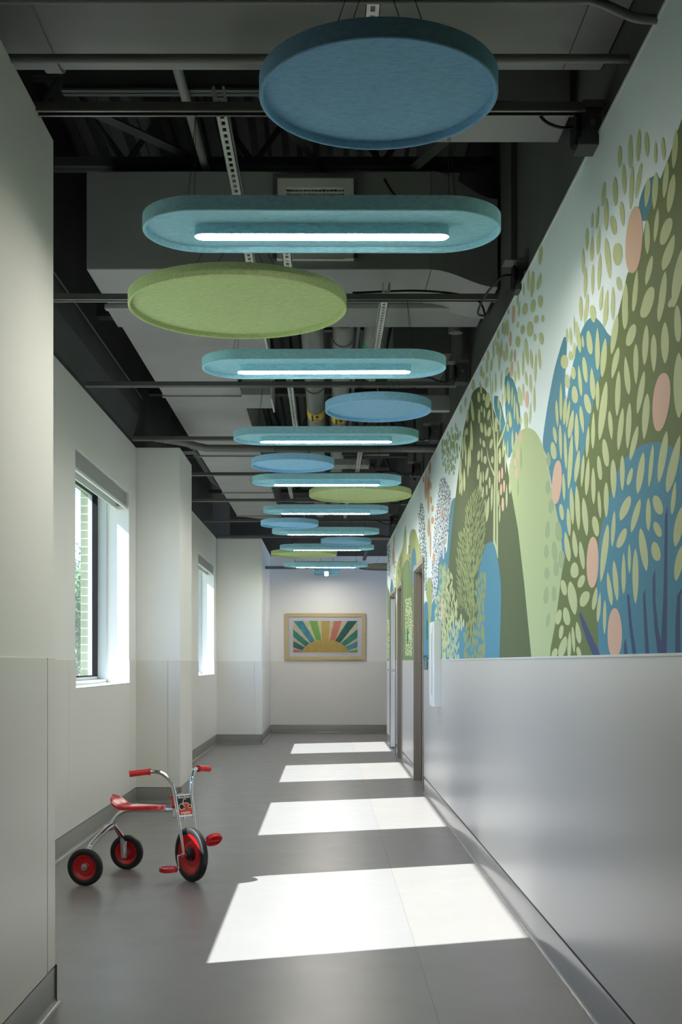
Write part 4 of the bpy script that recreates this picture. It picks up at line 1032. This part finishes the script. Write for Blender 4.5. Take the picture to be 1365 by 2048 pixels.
for pts, wd in (([(1247,315),(1235,400),(1232,700),(1226,1100),(1210,1640)],[2,24,26,34,56]), ([(1138,862),(1128,930),(1130,1150),(1150,1380),(1195,1640)],[2,22,24,34,52]), ([(1052,1032),(1043,1080),(1056,1350),(1073,1640)],[2,20,28,34]),
                ([(903,1080),(925,1350),(965,1640)],[20,26,34]), ([(880,1460),(878,1520),(888,1640)],[3,26,34]), ([(1375,1020),(1345,1090),(1336,1300),(1335,1640)],[4,30,40,46])):
    stroke(C_, pts, wd, 'navy', 7)
stroke(C_, [(485,1240),(520,1340),(575,1480),(645,1640)], [20,38,52,66], 'navy', 7)
# leaves traced near the camera
many(A_, "968,300,26,145 1037,268,30,225 1090,228,28,210,12 1143,222,30,160,-8 1200,278,20,140 1250,252,26,150,-6 1325,250,36,250,20 997,445,28,200,-6 1045,500,28,280,14 1090,455,30,230,35 940,525,32,185,-4 865,540,24,165,12 882,670,28,210 825,690,18,150,10 792,710,16,100,4 757,830,20,155 790,890,22,170,4 832,840,24,190,10 928,740,38,125,-18o 985,668,30,160,-14 893,952,36,265,-26 955,928,62,145,0o 965,1115,34,90,-14o 1147,530,36,190,20 1197,520,38,240,14 733,975,20,170 748,1110,22,210,6 795,1090,20,200,4 838,1040,24,240,12 720,1280,20,150 757,1270,20,180,12 850,1210,22,160,14 880,1270,28,230,20 925,1225,24,180,-2")
many(A_, "458,930,26,130,10 380,1090,14,150,4 405,1120,26,170,10 450,1100,26,115,22 358,1278,34,78,8o 410,1258,34,85,8o 457,1230,30,80,0o 310,1225,14,80,4 320,1280,14,100,8 430,1345,26,52,4o 472,1340,18,46,0o 390,1408,40,98,0o 343,1412,28,60,4o 423,1460,18,50,0o 463,1468,28,80,-8o 313,1488,32,72,0o 312,1380,12,40,6o 245,1400,20,110,-4 230,1410,14,90 215,1400,12,80 185,1440,18,60 205,1540,14,110 240,1545,14,110 155,1550,12,100 180,1530,12,100 350,1150,10,90")
many(A_, "284,1313,20,120,4o 252,1295,12,40,0o 265,1470,16,100,2o", 'pink', 8)
many(A_, "1265,450,34,230,24 1300,535,46,250,36 1267,780,64,175,50o 1205,740,28,220,24 1147,815,34,220 1285,915,58,230,70 1345,1080,64,380,60 1158,1030,36,190,40 1070,1160,32,270,24 1245,1190,44,310,36 1150,1235,70,200,50o 1003,1255,38,290,10")
many(B_, "493,75,30,220,-6 535,110,28,200,20 597,120,50,150,-16o 665,30,24,130,10 710,130,34,210,36 768,70,32,210,-4 434,230,12,180 372,310,18,130,-4 405,315,26,160,-10 470,320,40,280,-36 510,360,22,110,-8 437,440,24,150 568,368,50,205,-22o 638,425,42,370 692,500,52,340,30 405,482,38,80,-4o 350,535,64,120,0o 530,605,42,225,-24o 428,632,42,110,-6o 486,700,32,270,-24 595,725,46,280,-16 375,705,44,125,-10o 440,820,54,150,-10o 552,900,56,170,-32o 320,880,26,330 286,985,26,240,-12 355,960,34,250,16 382,990,26,240,30 408,1075,44,250,36 458,1150,38,340,-4 502,1035,34,240,-26 268,1170,32,150,-20 317,1230,28,310,-10 360,1300,28,330,-12 402,1400,42,480,30 638,830,34,260 600,1130,34,320,6 552,1230,30,270,16 255,1305,50,150,-16o 462,1440,42,280,34 345,1620,28,240,-10")
many(B_, "880,110,50,290,10 955,20,30,160,20 1060,60,84,190,50o 1185,70,50,240,30 1335,205,60,320,-10o 1290,10,60,110,50 785,300,54,340,50 930,305,74,190,50o 1055,390,54,350,20 1225,370,70,360 1127,460,52,330 792,545,50,270,56 972,555,46,350 895,655,50,330,-30 815,810,48,390,16 685,960,62,510,60 1015,800,52,370,60 1345,740,94,570 1057,1010,62,400,30 752,1085,38,250,-20 838,1120,48,370,40 908,1090,48,400,20 955,1240,50,300,66 708,1325,54,240,-28o 655,1455,40,210,-20o 1205,1360,66,450,70 1300,1420,80,500,110 1012,1500,60,360,50 1103,1435,36,370,36 920,1530,40,150,36o 854,1500,42,310 777,1550,52,340,-8 550,1530,38,330,20 602,1610,38,320,-4 508,1480,28,280,20")
many(B_, "1192,885,148,508,50o 285,1580,84,380,24o", 'pink', 9)
many(C_, "415,310,38,330,-16 465,330,42,390,-20 530,405,50,330,-30 655,300,30,240,-16 714,260,44,310 326,365,40,140,-16o 388,450,36,250,-16 375,665,48,260,-34 440,640,44,240,-24 502,740,44,245,-30 622,488,56,175,-24o 438,868,70,135,0o 497,965,58,110,30o 345,1020,50,135,-20o 421,1110,76,290,-40 525,1118,80,135,34o 615,1115,42,200,30 300,1275,50,130,20o 368,1268,60,155,-20o 322,1405,40,120,14o 470,1410,46,190,-24 428,1470,30,230,-16 393,1520,34,240,6 335,1540,66,200,50 475,1580,40,100,-20 265,1590,50,90,20o 878,330,76,215,76 775,510,36,310,20 697,720,56,500,60 970,395,56,290,76 1080,385,44,290 1162,303,80,165,-40o 850,590,66,170,60o 1160,515,62,130,-40o 1145,705,78,165,-24o 1038,690,66,370,-50 1300,240,40,290,30 1345,490,80,350,60 1345,810,70,300,50 865,895,38,360 915,770,28,255 968,920,54,480 795,960,46,350,-30 743,1030,40,290,-36 650,1190,32,260,22 700,1275,30,300,4")
many(C_, "595,800,104,445,10o 788,1412,126,432,0o", 'pink', 9)
many(A_, "1062,833,108,432,28o", 'pink', 9)
# foliage beyond the near edge of the view, so the wall stays finished there
rg = random.Random(11)
def wleaf(u, v, w_, h, lean, col='leaf', layer=8):
    q = []
    for i in range(20):
        a = PI*i/10; s, c = math.sin(a), math.cos(a)
        q.append((u + w_/2*math.copysign(abs(s)**1.3, s) + lean*c, v + h/2*c))
    lay(q, col, layer)
got = []
for _ in range(1500):
    u, v = rg.uniform(1.1, 3.0), rg.uniform(1.25, 2.9)
    if u > 2.75 and v < 2.7 : continue
    if v > 2.35+0.2*u and u > 2.2: continue
    if any(abs(u-a) < 0.055 and abs(v-b) < 0.17 for a, b in got): continue
    got.append((u, v)); wleaf(u, v, rg.uniform(0.035,0.055), rg.uniform(0.11,0.19), rg.uniform(-0.02,0.02))
for u, v in ((2.3,2.2),(1.8,1.6),(1.5,2.5)): wleaf(u, v, 0.12, 0.22, 0.0, 'pink', 9)
# pale shadows of leaves over the light hill
many(D_, "792,880,30,90o 812,1000,34,90,6o 790,1150,30,110,8o 860,1160,44,130,-10o 782,1290,30,90o 835,1290,36,130,-8o 785,1430,34,80o 845,1400,36,100o 780,1570,32,110,8o 832,1560,30,100o 792,1730,26,90,10o 795,700,28,90,-6o 880,1340,44,120o", 'ghost', 4)
many(D_, "575,700,14,120 620,690,14,160 600,880,12,120", 'ghost', 4)
many(G_, "1105,80,34,190,6o 1052,100,28,150,0o 1075,330,28,180,4o 1030,440,34,110,0o 1055,590,34,150,0o", 'pink', 4)
# birch trunk and its leaves
many(F_, "605,560,34,130,-10 745,600,26,330,4 590,690,30,200 648,680,30,170,6 555,600,16,60 805,570,30,150,-10 840,540,30,190,4 893,570,34,170,20 1085,520,46,340,-34 1145,610,36,250,-20 1040,660,30,330 980,750,34,260,-16 1245,610,36,270,-20 1195,720,30,360,8 1080,850,32,190,-16 1135,910,34,240,-10 940,830,26,180 1045,1020,28,220,-8 1180,1100,30,340,-4 1130,1280,26,280,14 1000,1070,54,240,-30o 520,760,34,140,0o 550,810,30,90,10o 585,900,46,150,14o 420,930,46,140,0o 505,920,16,90 520,980,26,130,0 840,765,44,110,16o 600,1120,60,190,10o 325,1140,24,140,8 265,1230,26,120,0o 350,1310,26,170,12 1075,1370,50,220,-10o 1010,1370,30,100,0o 770,880,26,260,4 700,900,22,260 660,950,14,200,-6 785,1120,20,180 735,1150,24,180,-4 820,1040,24,240,-6 860,1025,44,310,-12 905,1080,22,260,4 935,1200,22,330,4 970,1280,30,300,-20 880,1360,40,200,-14o 850,1460,28,100,-8o 760,1260,20,180,-6 755,1400,14,240 700,390,20,120 672,490,26,230,-10 740,500,14,200 770,470,12,220,4")
many(F_, "937,570,26,160o 900,740,40,200,10o 1090,1110,42,210,0o", 'pink', 8)
many(F_, "490,1080,38,130,-6o 553,1080,34,90,0o 410,1240,36,290,-26 525,1230,26,80,0o 495,1320,28,180,0o 560,1275,22,130 615,1300,34,130,20o 525,1460,38,130,-14o 573,1490,30,170,-16 620,1510,46,120,16o 705,1420,36,190,0o 338,1510,38,90,0o 400,1560,32,380,-10 510,1625,20,90,-6 553,1660,34,90,-10o 645,1660,36,120,20o")
for pts, wd in (([(620,690),(640,1000),(660,1200),(690,1737)],[3,10,14,18]), ([(860,1230),(835,1380),(800,1500),(720,1700)],[4,14,16,18]), ([(635,1340),(655,1450),(690,1560)],[2,10,12])):
    stroke(F_, pts, wd, 'leaf', 8)
many(G_, "318,230,26,350 420,330,22,380 395,440,24,420,12 360,340,20,330 285,540,34,360,16 340,680,30,320 305,740,24,320 280,780,20,200,4 345,150,18,300 538,350,38,140,14o 580,345,24,200 625,408,44,110,0o 725,405,34,100,0o 828,355,38,215,0o 875,250,28,260,10 905,380,24,420 533,570,38,215,16o 562,690,34,250,16 600,640,20,160,0o 650,600,38,180,30o 688,720,28,160,0o 595,850,28,160,16 648,820,24,150,0o 717,920,30,380,10 660,1080,40,350,30 812,930,20,240 825,1140,20,250,6 920,900,26,330 965,780,34,190 1000,130,26,280 575,800,14,90,6 630,1050,14,200,6 935,280,16,300 960,560,18,240")
many(G_, "820,635,26,175,0o 858,590,26,160,0o 845,812,32,160,0o 885,768,28,170,0o 868,1015,36,190,0o", 'pink', 8)
for pts, wd in (([(745,-10),(765,300),(760,650),(752,1000),(748,1640)],[18,22,24,26,28]), ([(800,-10),(790,250),(788,800),(790,1640)],[10,18,20,22]), ([(890,-10),(845,120),(797,225)],[16,18,20]), ([(645,230),(665,380),(700,500),(755,620)],[2,12,16,30])):
    stroke(G_, pts, wd, 'leaf', 4)
stroke(H_, [(748,-10),(765,80),(790,220)], [26,26,8], 'leaf', 4); stroke(H_, [(788,-10),(795,250)], [22,14], 'leaf', 4)
# feathery bush with branching stems
bush = [(480,1040-220*0),(560,820),(640,1000),(630,1500)]
GH = 1501.5  # vertical distance between the two crops in their own pixels
BP = [(480,820),(560,800),(640,1000),(620,1400),(600,1640),(560,GH+300),(480,GH+520),(465,GH+900),(430,GH+1080),(300,GH+880),(235,GH+900),(250,GH+600),(240,GH+350),(255,GH+50),(270,1440),(350,1300),(370,1000)]
scatter(G_, BP, 330, 12, 20, 70, 150, 16, 'straw', 6, 4, gap=0.72, fan=430)
for pts in ([(470,GH+1300),(460,GH+800),(465,GH+300),(520,GH-200),(545,GH-420)], [(460,GH+700),(400,GH+200),(370,GH-200)], [(470,GH+500),(560,GH+100),(610,GH-100)], [(455,GH+900),(350,GH+500),(280,GH+200)], [(440,GH+1200),(400,GH+980),(350,GH+850),(290,GH+960)]):
    stroke(G_, pts, [20,14,11,8,5][:len(pts)], 'straw', 6)
BQ = [(470,GH+700),(600,GH+400),(640,GH+520),(610,GH+900),(620,GH+1620),(360,GH+1620),(330,GH+1250),(380,GH+1150),(450,GH+1000)]
scatter(G_, BQ, 60, 22, 34, 90, 150, 14, 'straw', 7, 9, o=2, gap=0.85)
many(H_, "622,520,36,150o 585,650,34,110o 565,780,28,100o 540,890,30,130,-10o 595,915,34,120o 568,1060,34,120o 585,1200,24,140,14o 595,1310,34,130o 600,1480,36,130o 350,1330,24,160o 350,1550,30,150o", 'straw', 7)
BR_ = [(40,400),(170,420),(180,700),(240,850),(215,1010),(150,1120),(100,1630),(36,1630),(40,1100)]
scatter(H_, BR_, 95, 13, 22, 90, 170, 12, 'leaf', 7, 21, gap=0.75)
scatter(H_, [(0,340),(110,360),(80,760),(0,800)], 26, 12, 18, 90, 150, 8, 'ghost', 7, 22)
scatter(H_, [(110,1180),(250,1180),(275,1620),(100,1620)], 44, 12, 18, 90, 150, 12, 'leaf', 7, 23, gap=0.75)
scatter(H_, [(130,1040),(240,1000),(330,1100),(330,1180),(150,1180)], 12, 20, 26, 110, 160, 8, 'leaf', 7, 24)
# faint sprigs near the top edge
scatter(G_, [(20,150),(240,60),(250,330),(200,600),(80,560),(20,350)], 46, 14, 30, 60, 120, 8, 'ghost', 2, 31, o=2)
scatter(F_, [(30,1640),(200,1400),(260,1500),(250,1730),(20,1730)], 18, 16, 24, 70, 120, 6, 'ghost', 2, 32)
# far stretch: dark dashes, coral drops, dotted crowns
scatter(I_c, [(520,-260),(560,-420),(600,-300),(610,0),(625,200),(640,400),(642,900),(612,930),(600,600),(560,500),(530,200)], 190, 10, 17, 34, 64, 8, 'ink', 3, 41, gap=0.8)
scatter(I_c, [(850,-760),(900,-800),(960,-700),(1010,-560),(1010,-300),(930,200),(850,400),(820,600),(800,900),(765,1050),(728,1060),(716,800),(722,500),(745,200),(770,-200)], 380, 10, 16, 34, 60, 8, 'ink', 3, 42, gap=0.75)
scatter(I_c, [(850,-760),(900,-800),(960,-700),(1010,-560),(1010,-300),(930,200),(850,400),(820,600),(800,900),(765,1050),(728,1060),(716,800),(722,500),(745,200),(770,-200)], 200, 10, 15, 34, 60, 8, 'lavender', 4, 43, gap=0.8)
scatter(I_c, [(360,240),(395,240),(400,560),(380,560)], 14, 7, 11, 30, 50, 3, 'ink', 3, 44)
scatter(I_c, [(50,220),(80,220),(85,700),(55,700)], 22, 7, 10, 34, 60, 3, 'ink', 3, 45)
scatter(I_c, [(150,460),(180,460),(190,900),(130,950)], 26, 7, 11, 30, 56, 4, 'ghost', 3, 46)
scatter(I_c, [(220,420),(270,420),(260,700),(200,700)], 14, 7, 10, 50, 90, 3, 'moss', 3, 47)
many(E_, "470,150,18,150 430,330,22,280 455,420,24,350 410,270,14,70 475,330,20,80 480,465,18,70o 495,545,22,60o 495,655,26,70o 460,720,26,180 475,880,14,260 585,590,16,90o 595,880,20,90o 505,1000,20,90o 130,980,20,200 135,840,14,120", 'tan', 5)
many(I_c, "875,1215,36,310,0o", 'pink', 8)
many(I_c, "895,330,34,240,0", 'lavender', 5)
scatter(I_c, [(320,1040),(400,1040),(425,1400),(415,1900),(318,1900)], 150, 12, 18, 30, 55, 12, 'leaf', 5, 51, gap=0.7)
scatter(I_c, [(46,1340),(98,1340),(98,1960),(42,1960)], 70, 9, 13, 28, 50, 8, 'leaf', 5, 52, gap=0.7)
scatter(I_c, [(760,1060),(820,950),(910,600),(930,1990),(900,1990),(860,1500),(770,1370)], 80, 13, 20, 70, 130, 8, 'leaf', 6, 53, gap=0.75)
wm = mur.build('wall_mural', M_mur, smooth=0, fix=False)
# edge strip along the mural's top
tag(wm, 'long painted mural of leafy green and blue hills above the wainscot on the right wall', 'mural')
m = MB(); m.box(XR-0.004, -5, MTOP-0.004, XR+0.004, 18.0, MTOP+0.006)
struct(m, 'trim_4', mat('mural_edge_trim', (225,228,224), 0.4), 'thin pale edge along the top of the mural wall', smooth=0)
